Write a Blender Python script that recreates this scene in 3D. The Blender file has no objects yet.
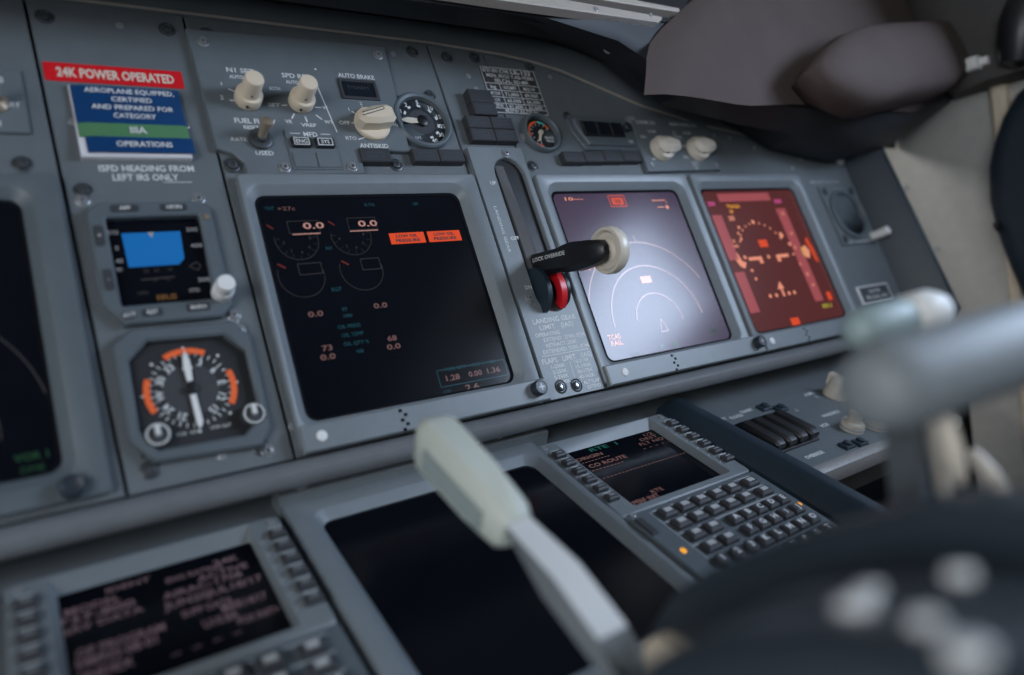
import bpy, bmesh, math, random
from mathutils import Vector, Matrix
random.seed(7)
WORLD, PR, PL, PF, EXPO = 2.2, 14, 10, 12, 0.22
sc = bpy.context.scene
COL = sc.collection
PI = math.pi
R = math.radians

# ------------------------------------------------------------------ frames (millimetres inside a frame)
TAU = R(18)
s_, c_ = math.sin(TAU), math.cos(TAU)
FP = Matrix(((1, 0, 0, 0), (0, s_, -c_, 0), (0, c_, s_, 1.0), (0, 0, 0, 1)))      # main panel: x right, y up the panel, z towards the pilots
LA = 0.83041
FL = FP @ Matrix(((1, 0, 0, 0), (0, math.cos(LA), math.sin(LA), -0.23528), (0, -math.sin(LA), math.cos(LA), -0.00698), (0, 0, 0, 1)))  # lower panel
FW = Matrix.Identity(4)

# ------------------------------------------------------------------ materials
def lin(h):
    h = h.lstrip('#')
    o = []
    for i in (0, 2, 4):
        v = int(h[i:i+2], 16) / 255
        o.append(v / 12.92 if v <= .04045 else ((v + .055) / 1.055) ** 2.4)
    return tuple(o)

def mat(name, col, rough=.5, metal=0., var=.12, scale=60, bump=.0, bscale=900, coat=0., spec=.5, sss=0.):
    m = bpy.data.materials.new(name); m.use_nodes = True
    nt = m.node_tree; b = nt.nodes['Principled BSDF']
    col = lin(col) if isinstance(col, str) else col
    tc = nt.nodes.new('ShaderNodeTexCoord')
    nz = nt.nodes.new('ShaderNodeTexNoise'); nz.inputs['Scale'].default_value = scale; nz.inputs['Detail'].default_value = 4
    nt.links.new(tc.outputs['Object'], nz.inputs['Vector'])
    mx = nt.nodes.new('ShaderNodeMix'); mx.data_type = 'RGBA'
    mx.inputs[6].default_value = tuple(c * (1 - var) for c in col) + (1,)
    mx.inputs[7].default_value = tuple(min(1, c * (1 + var)) for c in col) + (1,)
    nt.links.new(nz.outputs['Fac'], mx.inputs[0]); nt.links.new(mx.outputs[2], b.inputs['Base Color'])
    b.inputs['Roughness'].default_value = rough; b.inputs['Metallic'].default_value = metal
    b.inputs['Coat Weight'].default_value = coat; b.inputs['Coat Roughness'].default_value = .06
    b.inputs['Specular IOR Level'].default_value = spec
    if bump:
        n2 = nt.nodes.new('ShaderNodeTexNoise'); n2.inputs['Scale'].default_value = bscale; n2.inputs['Detail'].default_value = 2
        nt.links.new(tc.outputs['Object'], n2.inputs['Vector'])
        bp = nt.nodes.new('ShaderNodeBump'); bp.inputs['Strength'].default_value = bump; bp.inputs['Distance'].default_value = .0004
        nt.links.new(n2.outputs['Fac'], bp.inputs['Height']); nt.links.new(bp.outputs['Normal'], b.inputs['Normal'])
    return m

def glow(name, col, strength=1., base=(.01, .01, .012), rough=.19, spec=.4):
    m = bpy.data.materials.new(name); m.use_nodes = True
    nt = m.node_tree; b = nt.nodes['Principled BSDF']
    col = lin(col) if isinstance(col, str) else col
    b.inputs['Base Color'].default_value = base + (1,)
    b.inputs['Roughness'].default_value = .12; b.inputs['Specular IOR Level'].default_value = spec
    b.inputs['Emission Color'].default_value = tuple(col) + (1,)
    b.inputs['Emission Strength'].default_value = strength
    nz = nt.nodes.new('ShaderNodeTexNoise'); nz.inputs['Scale'].default_value = 400
    mr = nt.nodes.new('ShaderNodeMapRange'); mr.inputs[3].default_value = rough-.02; mr.inputs[4].default_value = rough+.02
    nt.links.new(nz.outputs['Fac'], mr.inputs[0]); nt.links.new(mr.outputs[0], b.inputs['Roughness'])
    return m

M = dict(
    panel=mat('panel_grey_paint', (.111, .127, .137), .55, bump=.25),
    plate=mat('plate_grey_paint', (.112, .132, .144), .5, bump=.2),
    bezel=mat('bezel_grey_paint', (.162, .184, .198), .42, bump=.15),
    bezel2=mat('instrument_bezel_paint', (.090, .110, .124), .45, bump=.15),
    gap=mat('dark_gap', (.006, .007, .009), .9, spec=.06),
    lens=mat('lamp_lens', (.030, .031, .036), .45), block=mat('annunciator_black', (.036, .037, .042), .55, bump=.15),
    black=mat('black_plastic', (.008, .009, .011), .4, bump=.1),
    rubber=mat('dark_rubber', (.020, .028, .037), .38, bump=.2),
    navy=mat('navy_grey_plastic', (.012, .024, .036), .5, bump=.15),
    screw=mat('fastener_steel', (.26, .27, .28), .35, .3),
    screwd=mat('fastener_dark', (.055, .062, .068), .4, .2),
    cream=mat('cream_plastic', (.64, .54, .41), .42, var=.05),
    ivory=mat('ivory_plastic', (.60, .54, .45), .35, var=.05),
    white=mat('white_paint', (.68, .68, .66), .55, var=.05),
    ink=mat('white_lettering', (.62, .63, .62), .6, var=.05),
    inkdim=mat('faded_lettering', (.34, .36, .37), .6, var=.05),
    steel=mat('bright_steel', (.42, .42, .43), .28, .9),
    brass=mat('dark_brass', (.40, .32, .24), .28, .6),
    red=mat('red_sticker', (.62, .010, .016), .4, var=.04),
    redp=mat('red_plastic', (.58, .012, .02), .35, var=.05),
    blue=mat('blue_card', (.002, .040, .135), .45, var=.05),
    green=mat('green_card', (.075, .20, .09), .5, var=.05),
    card=mat('white_card', (.62, .61, .63), .6, var=.05),
    dial=mat('dial_black', (.012, .013, .015), .6, var=.2),
    dialhub=mat('dial_centre_grey', (.035, .037, .042), .6),
    dark_win=mat('dark_window', (.012, .016, .022), .15, coat=.5),
    orange=mat('orange_paint', (.82, .13, .03), .5, var=.04),
    cyanp=mat('cyan_paint', (.1, .5, .45), .5, var=.04),
    greenp=mat('green_paint', (.15, .45, .2), .5, var=.04),
    screen=mat('screen_glass', (.003, .004, .007), .16, var=.3, spec=.35),
    rail=mat('rail_grey_paint', (.195, .205, .215), .30, .25, bump=.1),
    riser=mat('riser_taupe_paint', (.085, .082, .084), .5, bump=.2),
    wood=mat('speckled_edge', (.22, .21, .2), .45, .2, var=.35, scale=500, bump=.5, bscale=500),
    pad=mat('glareshield_leather', (.080, .060, .055), .78, spec=.15, bump=.5, bscale=700, var=.15, scale=25),
    under=mat('glareshield_underside', (.016, .018, .023), .6, bump=.3),
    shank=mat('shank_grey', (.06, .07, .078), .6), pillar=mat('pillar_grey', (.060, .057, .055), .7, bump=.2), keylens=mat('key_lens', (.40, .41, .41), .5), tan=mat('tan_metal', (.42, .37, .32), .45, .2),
    wall=mat('sidewall_grey', (.34, .335, .315), .6, bump=.3, bscale=300),
    warm=mat('lit_edge_warm', (.55, .47, .36), .5),
    liner=mat('liner_navy', (.014, .024, .036), .6, bump=.3),
    ceil=mat('ceiling_grey', (.03, .03, .034), .8),
    lining=mat('cockpit_lining', (.34, .35, .36), .7), floor=mat('floor_carpet', (.22, .22, .23), .9, bump=.6),
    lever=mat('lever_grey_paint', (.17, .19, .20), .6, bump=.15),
    leverlit=mat('lever_lit_white', (.62, .63, .63), .4, var=.04),
    grip=mat('sage_grip', (.50, .53, .47), .5, var=.06),
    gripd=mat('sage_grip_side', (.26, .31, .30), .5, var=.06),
    teal=mat('teal_grey_grip', (.24, .31, .31), .5, var=.05),
)
G = dict(
    pink=glow('symbols_pink', (1., .52, .45), .36), dimpink=glow('symbols_dim_pink', (.8, .42, .40), .15),
    redbox=glow('symbols_red_box', (1., .095, .020), .56), red=glow('symbols_red', (1., .09, .05), .7),
    dimred=glow('symbols_dim_red', (.75, .10, .08), .13), grey=glow('symbols_grey', (.5, .5, .55), .055),
    cyan=glow('symbols_cyan', (.05, .40, .55), .13), teal=glow('symbols_teal', (.05, .5, .42), .14),
    green=glow('symbols_green', (.35, .75, .25), .45), dimgreen=glow('symbols_dim_green', (.1, .5, .2), .075), magenta=glow('symbols_magenta', (.9, .12, .40), .5),
    blue=glow('sky_blue', (.004, .140, .46), .70), wht=glow('symbols_white', (.9, .95, 1.), .7), dimw=glow('symbols_dim_white', (.6, .65, .75), .30),
    pfd=glow('attitude_brown_red', (.118, .023, .019), .60), tape=glow('tape_rose', (.40, .085, .095), .68), amber=glow('symbols_amber', (1., .42, .03), .8),
    salmon=glow('symbols_salmon', (1., .36, .22), .66), yellow=glow('symbols_yellow', (.75, .72, .05), .5),
    lavd=glow('symbols_dim_lavender', (.6, .42, .52), .13), lav=glow('symbols_lavender', (.80, .50, .56), .42), dimamb=glow('symbols_dim_amber', (.6, .3, .08), .13), nd=glow('map_violet', (.046, .026, .056), .85, rough=.21, spec=.35),
)

# ------------------------------------------------------------------ mesh builder
def rrect(x0, x1, y0, y1, r, seg=4):
    p = []
    for cx, cy, a in ((x1-r, y0+r, -90), (x1-r, y1-r, 0), (x0+r, y1-r, 90), (x0+r, y0+r, 180)):
        for k in range(seg+1):
            t = R(a + 90*k/seg); p.append((cx + r*math.cos(t), cy + r*math.sin(t)))
    return p
def rect(x0, x1, y0, y1): return [(x0, y0), (x1, y0), (x1, y1), (x0, y1)]
def circle(cx, cy, r, n=32): return [(cx + r*math.cos(2*PI*k/n), cy + r*math.sin(2*PI*k/n)) for k in range(n)]
def area(p): return .5*sum(p[i][0]*p[(i+1) % len(p)][1] - p[(i+1) % len(p)][0]*p[i][1] for i in range(len(p)))
def inset(p, d):
    n = len(p); sg = 1 if area(p) > 0 else -1; o = []
    for i in range(n):
        a, b, c = Vector(p[i-1]), Vector(p[i]), Vector(p[(i+1) % n])
        e1, e2 = (b-a), (c-b)
        if e1.length < 1e-6 or e2.length < 1e-6: o.append(tuple(b)); continue
        e1.normalize(); e2.normalize()
        n1 = Vector((-e1.y, e1.x))*sg; n2 = Vector((-e2.y, e2.x))*sg
        m = n1+n2; k = 1 + n1.dot(n2)
        o.append(tuple(b + m*(d/max(k, .3))))
    return o

_txt = {}
def text_data(s, bold):
    key = (s, bold)
    if key not in _txt:
        cu = bpy.data.curves.new('lettering_curve', 'FONT'); cu.body = s; cu.resolution_u = 2
        cu.space_line = .95
        if bold: cu.offset = .018*bold
        ob = bpy.data.objects.new('lettering_source', cu); me = ob.to_mesh()
        V = [tuple(v.co) for v in me.vertices]; F = [tuple(p.vertices) for p in me.polygons]
        ob.to_mesh_clear(); bpy.data.objects.remove(ob); bpy.data.curves.remove(cu)
        _txt[key] = (V, F)
    return _txt[key]

class MB:
    def __init__(s): s.v, s.f, s.m, s.k, s.g = [], [], [], 0, []
    def add(s, V, F):
        n = len(s.v); s.g.append((n, n+len(V), len(s.f), len(s.f)+len(F))); s.v += [Vector(q) for q in V]
        for q in F: s.f.append(tuple(n+i for i in q)); s.m.append(s.k)
        return s
    def loft(s, loops, cap0=True, cap1=True, closed=True):
        n = len(loops[0]); V = [q for l in loops for q in l]; F = []
        for j in range(len(loops)-1):
            for i in range(n if closed else n-1):
                F.append((j*n+i, j*n+(i+1) % n, (j+1)*n+(i+1) % n, (j+1)*n+i))
        if cap0: F.append(tuple(range(n-1, -1, -1)))
        if cap1: F.append(tuple((len(loops)-1)*n+i for i in range(n)))
        return s.add(V, F)
    def plate(s, p, z0, z1, b=.6):
        L = [[(x, y, z0) for x, y in p], [(x, y, z1-b) for x, y in p]]
        if b: L.append([(x, y, z1) for x, y in inset(p, b)])
        return s.loft(L)
    def box(s, x0, x1, y0, y1, z0, z1, b=0): return s.plate(rect(x0, x1, y0, y1), z0, z1, b)
    def ring(s, po, pi, z0, z1, b=.8, zi=None):
        zi = z0 if zi is None else zi
        return s.loft([[(x, y, z0) for x, y in po], [(x, y, z1-b) for x, y in po], [(x, y, z1) for x, y in inset(po, b)],
                       [(x, y, z1) for x, y in inset(pi, -b)], [(x, y, z1-b) for x, y in pi], [(x, y, zi) for x, y in pi]], False, False)
    def lathe(s, c, prof, n=28, axis=None):
        L = [[(r*math.cos(2*PI*k/n), r*math.sin(2*PI*k/n), z) for k in range(n)] for r, z in prof]
        i0 = len(s.v); s.loft(L); A = axis or Matrix.Identity(3); c = Vector(c)
        for i in range(i0, len(s.v)): s.v[i] = A @ s.v[i] + c
        return s
    def tube(s, pts, r, n=12, flat=1.0):
        pts = [Vector(p) for p in pts]; rr = r if isinstance(r, (list, tuple)) else [r]*len(pts); L = []
        ref = None
        for i, p in enumerate(pts):
            t = (pts[min(i+1, len(pts)-1)] - pts[max(i-1, 0)]).normalized()
            if ref is None: ref = Vector((0, 0, 1)) if abs(t.z) < .9 else Vector((1, 0, 0))
            a = (ref - t*ref.dot(t)).normalized(); b = t.cross(a); ref = a
            L.append([p + a*rr[i]*math.cos(2*PI*k/n) + b*rr[i]*flat*math.sin(2*PI*k/n) for k in range(n)])
        return s.loft(L)
    def arc(s, cx, cy, r0, r1, a0, a1, z, n=24):
        V, F = [], []
        for k in range(n+1):
            t = R(a0 + (a1-a0)*k/n)
            V += [(cx+r0*math.cos(t), cy+r0*math.sin(t), z), (cx+r1*math.cos(t), cy+r1*math.sin(t), z)]
        for k in range(n): F.append((2*k, 2*k+1, 2*k+3, 2*k+2))
        return s.add(V, F)
    def line(s, x0, y0, x1, y1, w, z):
        d = Vector((x1-x0, y1-y0)); d.normalize(); q = Vector((-d.y, d.x))*w/2
        return s.add([(x0+q.x, y0+q.y, z), (x0-q.x, y0-q.y, z), (x1-q.x, y1-q.y, z), (x1+q.x, y1+q.y, z)], [(0, 1, 2, 3)])
    def quad(s, x0, x1, y0, y1, z): return s.add([(x0, y0, z), (x1, y0, z), (x1, y1, z), (x0, y1, z)], [(0, 1, 2, 3)])
    def poly(s, p, z): return s.add([(x, y, z) for x, y in p], [tuple(range(len(p)))])
    def outline(s, p, w, z):
        for i in range(len(p)): s.line(*p[i-1], *p[i], w, z)
        return s
    def text(s, t, x, y, h, z, al='C', w=None, bold=0, rot=0, shear=0):
        V, F = text_data(t, bold)
        if not V: return s
        k = h/.70; x0 = min(v[0] for v in V); x1 = max(v[0] for v in V)
        sx = k if w is None else w/max(1e-6, x1-x0)
        wid = (x1-x0)*sx; off = {'C': -wid/2, 'L': 0, 'R': -wid}[al]
        ca, sa = math.cos(R(rot)), math.sin(R(rot)); o = []
        for v in V:
            a = (v[0]-x0)*sx + off; b = v[1]*k - h/2
            o.append((x + a*ca - b*sa, y + a*sa + b*ca, z))
        return s.add(o, F)
    def xf(s, M4, i0=0):
        for i in range(i0, len(s.v)): s.v[i] = M4 @ s.v[i]
        return s
    def mesh(s, name, mats, o=(0, 0, 0), ang=35, smooth=True):
        me = bpy.data.meshes.new(name); o = Vector(o)
        me.from_pydata([(v-o)*.001 for v in s.v], [], s.f)
        for m in (mats if isinstance(mats, (list, tuple)) else [mats]): me.materials.append(m)
        me.polygons.foreach_set('material_index', s.m)
        bm = bmesh.new(); bm.from_mesh(me); bmesh.ops.recalc_face_normals(bm, faces=bm.faces); bm.to_mesh(me); bm.free()
        if smooth: me.shade_smooth(); me.set_sharp_from_angle(angle=R(ang))
        me.update(); return me

ORG = {}
def tag(o, label, cat, group=None, kind=None):
    if label: o['label'] = label
    if cat: o['category'] = cat
    if group: o['group'] = group
    if kind: o['kind'] = kind
    return o
def thing(name, label, cat, fr, o, group=None, kind=None):
    e = bpy.data.objects.new(name, None); COL.objects.link(e); e.empty_display_size = .01
    e.matrix_world = fr @ Matrix.Translation(Vector(o)*.001)
    ORG[e.name] = Vector(o); return tag(e, label, cat, group, kind)
def clusters(mb):
    """the pieces of a print that stand well apart, each as a builder of its own"""
    B = []
    for a, b2, c, d in mb.g:
        if b2 == a: continue
        q = mb.v[a:b2]; B.append(([min(v[i] for v in q) for i in range(3)], [max(v[i] for v in q) for i in range(3)]))
    G_ = [g for g in mb.g if g[1] > g[0]]; par = list(range(len(B)))
    def find(i):
        while par[i] != i: i = par[i]
        return i
    for i in range(len(B)):
        for j in range(i):
            d = math.sqrt(sum(max(0, B[i][0][k]-B[j][1][k], B[j][0][k]-B[i][1][k])**2 for k in range(3)))
            if d < 12: par[find(i)] = find(j)
    out = {}
    for i, (a, b2, c, d) in enumerate(G_):
        m = out.setdefault(find(i), MB()); off = len(m.v) - a
        m.v += mb.v[a:b2]; m.f += [tuple(x+off for x in f) for f in mb.f[c:d]]; m.m += mb.m[c:d]
    return list(out.values())
PRINT = {'lettering', 'screen_symbol', 'dial_marking', 'key_outline'}
def part(mb, name, mats, par, label=None, **k):
    if name in PRINT and mb.g:
        cl = clusters(mb)
        if len(cl) > 1:
            for m in cl: m.g = []; o_ = part(m, name, mats, par, label, **k)
            return o_
    o = ORG[par.name]
    ob = bpy.data.objects.new(name, mb.mesh(name, mats, o, **k)); COL.objects.link(ob); ob.parent = par
    ORG[ob.name] = o
    if label: ob['label'] = label
    return ob
def inst(me, name, par, pos, rz=0, label=None):
    ob = bpy.data.objects.new(name, me); COL.objects.link(ob); ob.parent = par
    ob.location = (Vector(pos)-ORG[par.name])*.001; ob.rotation_euler = (0, 0, rz)
    if label: ob['label'] = label
    return ob
def solo(mb, name, mats, label, cat, fr, o, group=None, kind=None, **k):
    ob = bpy.data.objects.new(name, mb.mesh(name, mats, o, **k)); COL.objects.link(ob)
    ob.matrix_world = fr @ Matrix.Translation(Vector(o)*.001); ORG[ob.name] = Vector(o)
    return tag(ob, label, cat, group, kind)

# ------------------------------------------------------------------ shared small meshes
def screw_mesh(r, mats, deep=True):
    b = MB(); b.lathe((0, 0, 0), [(r*1.25, -.3), (r*1.25, .5), (r*1.05, .9), (r*.95, .4), (r*.8, .4), (r*.72, 1.9), (r*.5, 2.2), (r*.36, 2.2), (r*.3, 1.2)], 20)
    b.k = 1; b.box(-r*.3, r*.3, -r*.07, r*.07, 1.2, 1.5); b.box(-r*.07, r*.07, -r*.3, r*.3, 1.2, 1.5)
    return b.mesh('fastener', mats)
SCR = screw_mesh(4.7, [M['screwd'], M['steel']])
SCRL = screw_mesh(3.6, [M['screw'], M['screwd']])
b = MB(); b.lathe((0, 0, 0), [(2.6, -.2), (2.6, .5), (2.0, .8), (1.0, .5)], 14); SMALL = b.mesh('rivet', M['screw'])

def screws(par, pts, me=None, name='screw', z=0):
    for p in pts: inst(me or SCR, name, par, (p[0], p[1], z if len(p) < 3 else p[2]), random.uniform(0, PI))

# ================================================================== MAIN PANEL SHEETS
def top_v(u):
    T = [(-400, 154), (-97, 154), (191, 153), (267, 149), (300, 145), (337, 137), (434, 102), (521, 82), (698, 56), (790, 42)]
    for (a, x), (c, y) in zip(T, T[1:]):
        if a <= u <= c: return x + (y-x)*(u-a)/(c-a)
    return T[-1][1]
def out_v(u):
    T = [(-400, 170), (310, 169), (340, 164), (372, 156), (458, 120), (568, 102), (715, 80), (830, 58)]
    for (a, x), (c, y) in zip(T, T[1:]):
        if a <= u <= c: return x + (y-x)*(u-a)/(c-a)
    return T[-1][1]
def sheet(uL, uR, vb, label, scr, small=()):
    """uL/uR: (u at top, u at bottom)"""
    us = [uL[0] + (uR[0]-uL[0])*k/8 for k in range(9)]
    p = [(uL[1], vb), (uR[1], vb)] + [(u, top_v(u)) for u in reversed(us)]
    t = thing('instrument_panel', label, 'panel', FP, ((uL[0]+uR[0])/2, vb, -3), 'main instrument panel sheets')
    m = MB(); m.plate(p, -3, 0, .5); part(m, 'panel_sheet', M['panel'], t)
    screws(t, scr); screws(t, small, SMALL, 'rivet')
    return t
sheet((-420, -420), (-119, -111), -191, 'grey panel sheet at the far left edge around the dark captain display', [(-134, 25)])
sheet((-117, -109), (-19.5, -13.5), -191, 'grey panel sheet carrying the red and blue placards and the round compass dial',
      [(-108, 139), (-32, 139), (-96, -179), (-32, -179), (-104, 6)], [(-63, 138), (-56, -180), (-34, 57), (-31, -93), (-103, 57)])
sheet((-17.5, -11.5), (187, 191), -191, 'grey panel sheet with cream knobs above the dark engine display',
      [(-4, 139), (170, 143), (121, 27)], [(21, 138), (133, 113), (-10, -170), (150, 138)])
sheet((189, 193), (247, 251.5), -191, 'narrow grey panel sheet behind the landing gear lever', [(205, 141), (236, 144)], [(222, 122), (226, 108)])
sheet((249, 253.5), (786, 782), -191, 'long grey panel sheet around the map and attitude displays, sloping down to the right',
      [(299, 140), (241+20, 27)], [(321, 130), (540, 70), (566, 68), (605, 55), (640, 58), (690, 40), (665, 28)])
# dark structure behind the gaps
m = MB(); m.plate([(-420, -192), (784, -192), (784, 52), (715, 68), (568, 92), (458, 108), (372, 146), (320, 162), (-420, 163)], -14, -4, 0)
solo(m, 'panel_backing', M['gap'], None, None, FP, (180, -230, -14), kind='structure')
# coaming lip round the panel top
m = MB(); us = [-420, -300, -100, 0, 100, 191, 230, 267, 300, 320, 337, 360, 385, 410, 434, 470, 521, 570, 640, 698, 750, 790]
L = []
for u in us:
    a, bq = top_v(u), out_v(u)
    L.append([(u, a-1, -3), (u, a-1, 1.2), (u, a+.8, 2.2), (u, a+3, 2.6), (u, bq-3, 9), (u, bq, 9), (u, bq+2, 5), (u, bq+2, -3)])
m.loft(L); solo(m, 'trim_1', M['panel'], None, None, FP, (190, 150, 0), kind='structure')
m = MB(); m.tube([(u, top_v(u)+.3, 2.4) for u in us[:-1]], .95, 8); solo(m, 'trim_highlight', M['tan'], None, None, FP, (190, 150, 2), kind='structure')  # added bead, its pale colour draws the highlight along the panel's top edge
# right cheek of the panel
m = MB(); m.loft([[(784, 58, -12), (786, 58, 2), (806, 58, 34), (814, 54, 36), (826, 56, 30), (834, 58, -12)], [(783, 40, -12), (785, 38, 2), (808, 34, 40), (813, 34, 42), (824, 36, 36), (834, 38, -12)],
                  [(781, -196, -12), (783, -196, 2), (808, -196, 42), (814, -196, 44), (826, -196, 38), (834, -196, -12)],
                  [(781, -216, -12), (784, -218, 0), (800, -214, 26), (808, -214, 28), (822, -214, 22), (834, -216, -12)]])
solo(m, 'panel_side_cheek', M['navy'], 'dark blue grey raised edge along the right end of the main panel', 'panel trim', FP, (800, -216, -12))
# rail along the panel foot
prof = [(-192, -30), (-192.5, 2), (-194.5, 8), (-198, 11.5), (-202, 13), (-205, 12.2), (-208, 10), (-210, 6), (-210, 1), (-207, -5), (-199, -60), (-192, -60)]
m = MB(); m.loft([[(u, v, n) for v, n in prof] for u in (-420, -100, 200, 500, 840)])
solo(m, 'panel_rail', M['rail'], 'long rounded grey rail along the foot of the main panel', 'rail', FP, (200, -221, -13))

# ================================================================== DISPLAY UNITS
def display(u0, left, right, label, knob_u, dot_u, slot_u, bar, bez='bezel', scr='screen'):
    t = thing('display_unit', label, 'display', FP, (u0+85, -85, 0), 'cockpit display screens')
    m = MB(); S = 170
    po = rrect(left, right, -188, 15, 3, 5); p1 = rrect(u0-6, u0+S+6, -S-6, 6, 13, 5); p2 = rrect(u0, u0+S, -S, 0, 8, 5)
    m.loft([[(x, y, -1) for x, y in po], [(x, y, 6) for x, y in po], [(x, y, 7) for x, y in inset(po, 1)], [(x, y, 7) for x, y in inset(p1, -1)],
            [(x, y, 6.4) for x, y in p1], [(x, y, 1.2) for x, y in p2], [(x, y, -1) for x, y in p2]], False, False)
    part(m, 'bezel', M[bez], t)
    m = MB(); m.ring(rrect(u0, u0+S, -S, 0, 8, 5), rrect(u0+2.2, u0+S-2.6, -S+1.5, -2.6, 7, 5), .2, 1.0, .2); part(m, 'screen_border', M['gap'], t, 'black screen border')
    m = MB(); m.plate(rect(u0-1, u0+S+1, -S-1, 1), -2, .4, 0)
    sc_ = part(m, 'screen', M[scr] if scr in M else G[scr], t)
    if bar:
        m = MB(); m.box(bar[0], bar[1], -191, -173, 5, 11, 1); part(m, 'lower_bar', M[bez], t)
        m = MB()
        for k in range(5): m.box(slot_u+(k % 2)*3.2-1.3, slot_u+(k % 2)*3.2+1.3, -175-k*3.4-2.2, -175-k*3.4, 10.5, 11.15)
        part(m, 'vent_slot', M['gap'], t)
        m = MB(); m.lathe((dot_u, -182, 11), [(3.6, -.3), (3.6, .5), (2.6, .9)], 18); part(m, 'light_sensor', M['white'], t, 'white round sensor dot')
        if knob_u:
            m = MB(); m.lathe((knob_u, -181, 11), [(6.2, -.5), (6.2, 6), (5.4, 7.5), (4.8, 7.5), (4.4, 7.1)], 24)
            m.k = 1; m.box(knob_u-2.6, knob_u+2.6, -181.5, -180.5, 18, 18.35); m.box(knob_u-.5, knob_u+.5, -183.6, -178.4, 18, 18.35)
            part(m, 'knob', [M['rubber'], M['screw']], t, 'dark knurled knob')
    return t, sc_
Z = .6
def gfx(sc_, spec):
    """spec: list of (material key, function drawing on a mesh builder)"""
    for key, fn in spec:
        m = MB(); fn(m); part(m, 'screen_symbol', G[key], sc_, smooth=False)

# --- engine display (A), screen left 0
tA, sA = display(0, -9.5, 189, 'dark engine display with two red warning boxes, left of the landing gear lever', 180, 4, 62, (-9, 191))
def A_pink(m):
    m.text('0.0', 39, -25, 5, Z, w=16, bold=1); m.text('0.0', 82, -25, 5, Z, w=16, bold=1)
    m.quad(22, 43, -32, -31.2, Z); m.quad(66, 89, -31.5, -30.7, Z)
    for x in (104, 112): pass
def A_dim(m):
    m.text('+27c', 22, -10.5, 3, Z, w=13)
    for x, y, t in ((24, -94, '0.0'), (74, -93, '0.0'), (26, -120, '73'), (25, -126.5, '0.0'), (76, -119.5, '68'), (75.5, -126, '0.0')): m.text(t, x, y, 4, Z, w=11 if len(t) > 2 else 7.5, bold=1)
    m.text('1.28', 116, -157, 4.2, Z, w=12, bold=1); m.text('0.00', 136, -157, 4.2, Z, w=12, bold=1); m.text('1.36', 153, -157, 4.2, Z, w=12, bold=1); m.text('2.6', 130, -167, 4.6, Z, w=12, bold=1)
def A_grey(m):
    for cx, cy in ((24, -36), (66, -35)):
        m.arc(cx, cy, 15.6, 16, -190, 20, Z)
        for k in range(9): m.arc(cx, cy, 12, 15, -185+k*24, -184+k*24, Z, 1)
        for k in range(5): m.text(str(2*k), cx+10*math.cos(R(-170+k*44)), cy+10*math.sin(R(-170+k*44)), 2.4, Z)
    for cx, cy in ((21, -64), (67, -63)): m.arc(cx, cy, 16.6, 17, -200, 10, Z)
    for x, y in ((20, -21), (66, -20)): m.outline(rect(x, x+23, y-10, y), .4, Z)
    m.outline(rect(20, 37, -63.5, -55), .5, Z); m.outline(rect(68, 83, -63.5, -54.5), .5, Z)
def A_red(m):
    for x, y in ((5, -24), (51, -23)): m.line(x, y+1, x+4, y-2.5, 1.0, Z)
    for x, y in ((6, -56), (53, -57)): m.line(x, y+2, x+5, y-1.5, 1.2, Z)
def A_box(m):
    m.quad(97, 127.5, -44, -34.5, Z); m.quad(130.5, 161, -44, -34.5, Z)
def A_boxt(m):
    for x in (112, 145.7): m.text('LOW OIL', x, -37.3, 2.6, Z+.15, w=19, bold=2); m.text('PRESSURE', x, -41.2, 2.6, Z+.15, w=21, bold=2)
def A_cyan(m):
    m.text('TAT', 10, -10, 2.6, Z); m.text('R-TO', 88, -9, 2.6, Z); m.text('N1', 46, -44, 3, Z); m.text('EGT', 44, -77, 3, Z); m.text('FF', 46, -93, 3, Z); m.text('1000', 47, -98, 2.6, Z)
    for k, t in enumerate(('OIL PRESS', 'OIL TEMP', 'OIL QTY %', 'VIB')): m.text(t, 46+k, -106-k*6.6, 2.8, Z)
    m.text('FUEL QTY - KGS X 1000', 134, -150, 2.6, Z, w=46); m.outline(rect(104, 165, -163, -150), .5, Z); m.text('CTR', 108, -167, 2.4, Z); m.text('LBS', 128, -9, 2.4, Z)
gfx(sA, [('pink', A_pink), ('dimpink', A_dim), ('grey', A_grey), ('dimred', A_red), ('redbox', A_box), ('cyan', A_cyan)])
m = MB(); A_boxt(m); part(m, 'screen_symbol', M['dial'], sA, smooth=False)

# --- map display (B), screen left 269
tB, sB = display(269, 254, 456, 'violet map display with pink range arcs behind the gear lever', 458, 275, 336, (255.5, 468), scr='nd')
def B_arcs(m):
    m.arc(350, -141, 83.4, 84.6, 28, 165, Z, 60); m.arc(350, -141, 58.3, 59.5, 3, 178, Z, 48); m.arc(350, -141, 29.5, 30.6, 0, 170, Z, 32)
    m.outline([(345, -150), (355, -150), (350, -137)], 1.0, Z); m.line(354, -50, 354.6, -56, 1, Z)
def B_pink(m):
    m.text('10---', 296, -8, 3.4, Z, w=22, bold=1); m.quad(398, 417, -12.5, -11.5, Z); m.text('1', 418, -14, 4, Z); m.quad(403, 412, -20.3, -19.3, Z); m.lathe((417, -20, Z-.2), [(2.2, 0), (2.2, .2)], 12)
def B_salm(m):
    m.quad(343, 357, -100, -93, Z); m.text('TERR', 279, -73.5, 4.4, Z, w=15, bold=1); m.text('TCAS', 279, -79, 4.4, Z, w=15, bold=1); m.text('FAIL', 297, -79, 4.4, Z, w=12, bold=1)
    m.text('TCAS', 286, -147, 4.6, Z, w=15, bold=1); m.text('FAIL', 287, -153, 4.6, Z, w=14, bold=1)
def B_box(m):
    m.quad(343, 358, -15.5, -8, Z); m.outline(rect(340, 361, -17.5, -5.5), .9, Z)
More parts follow.
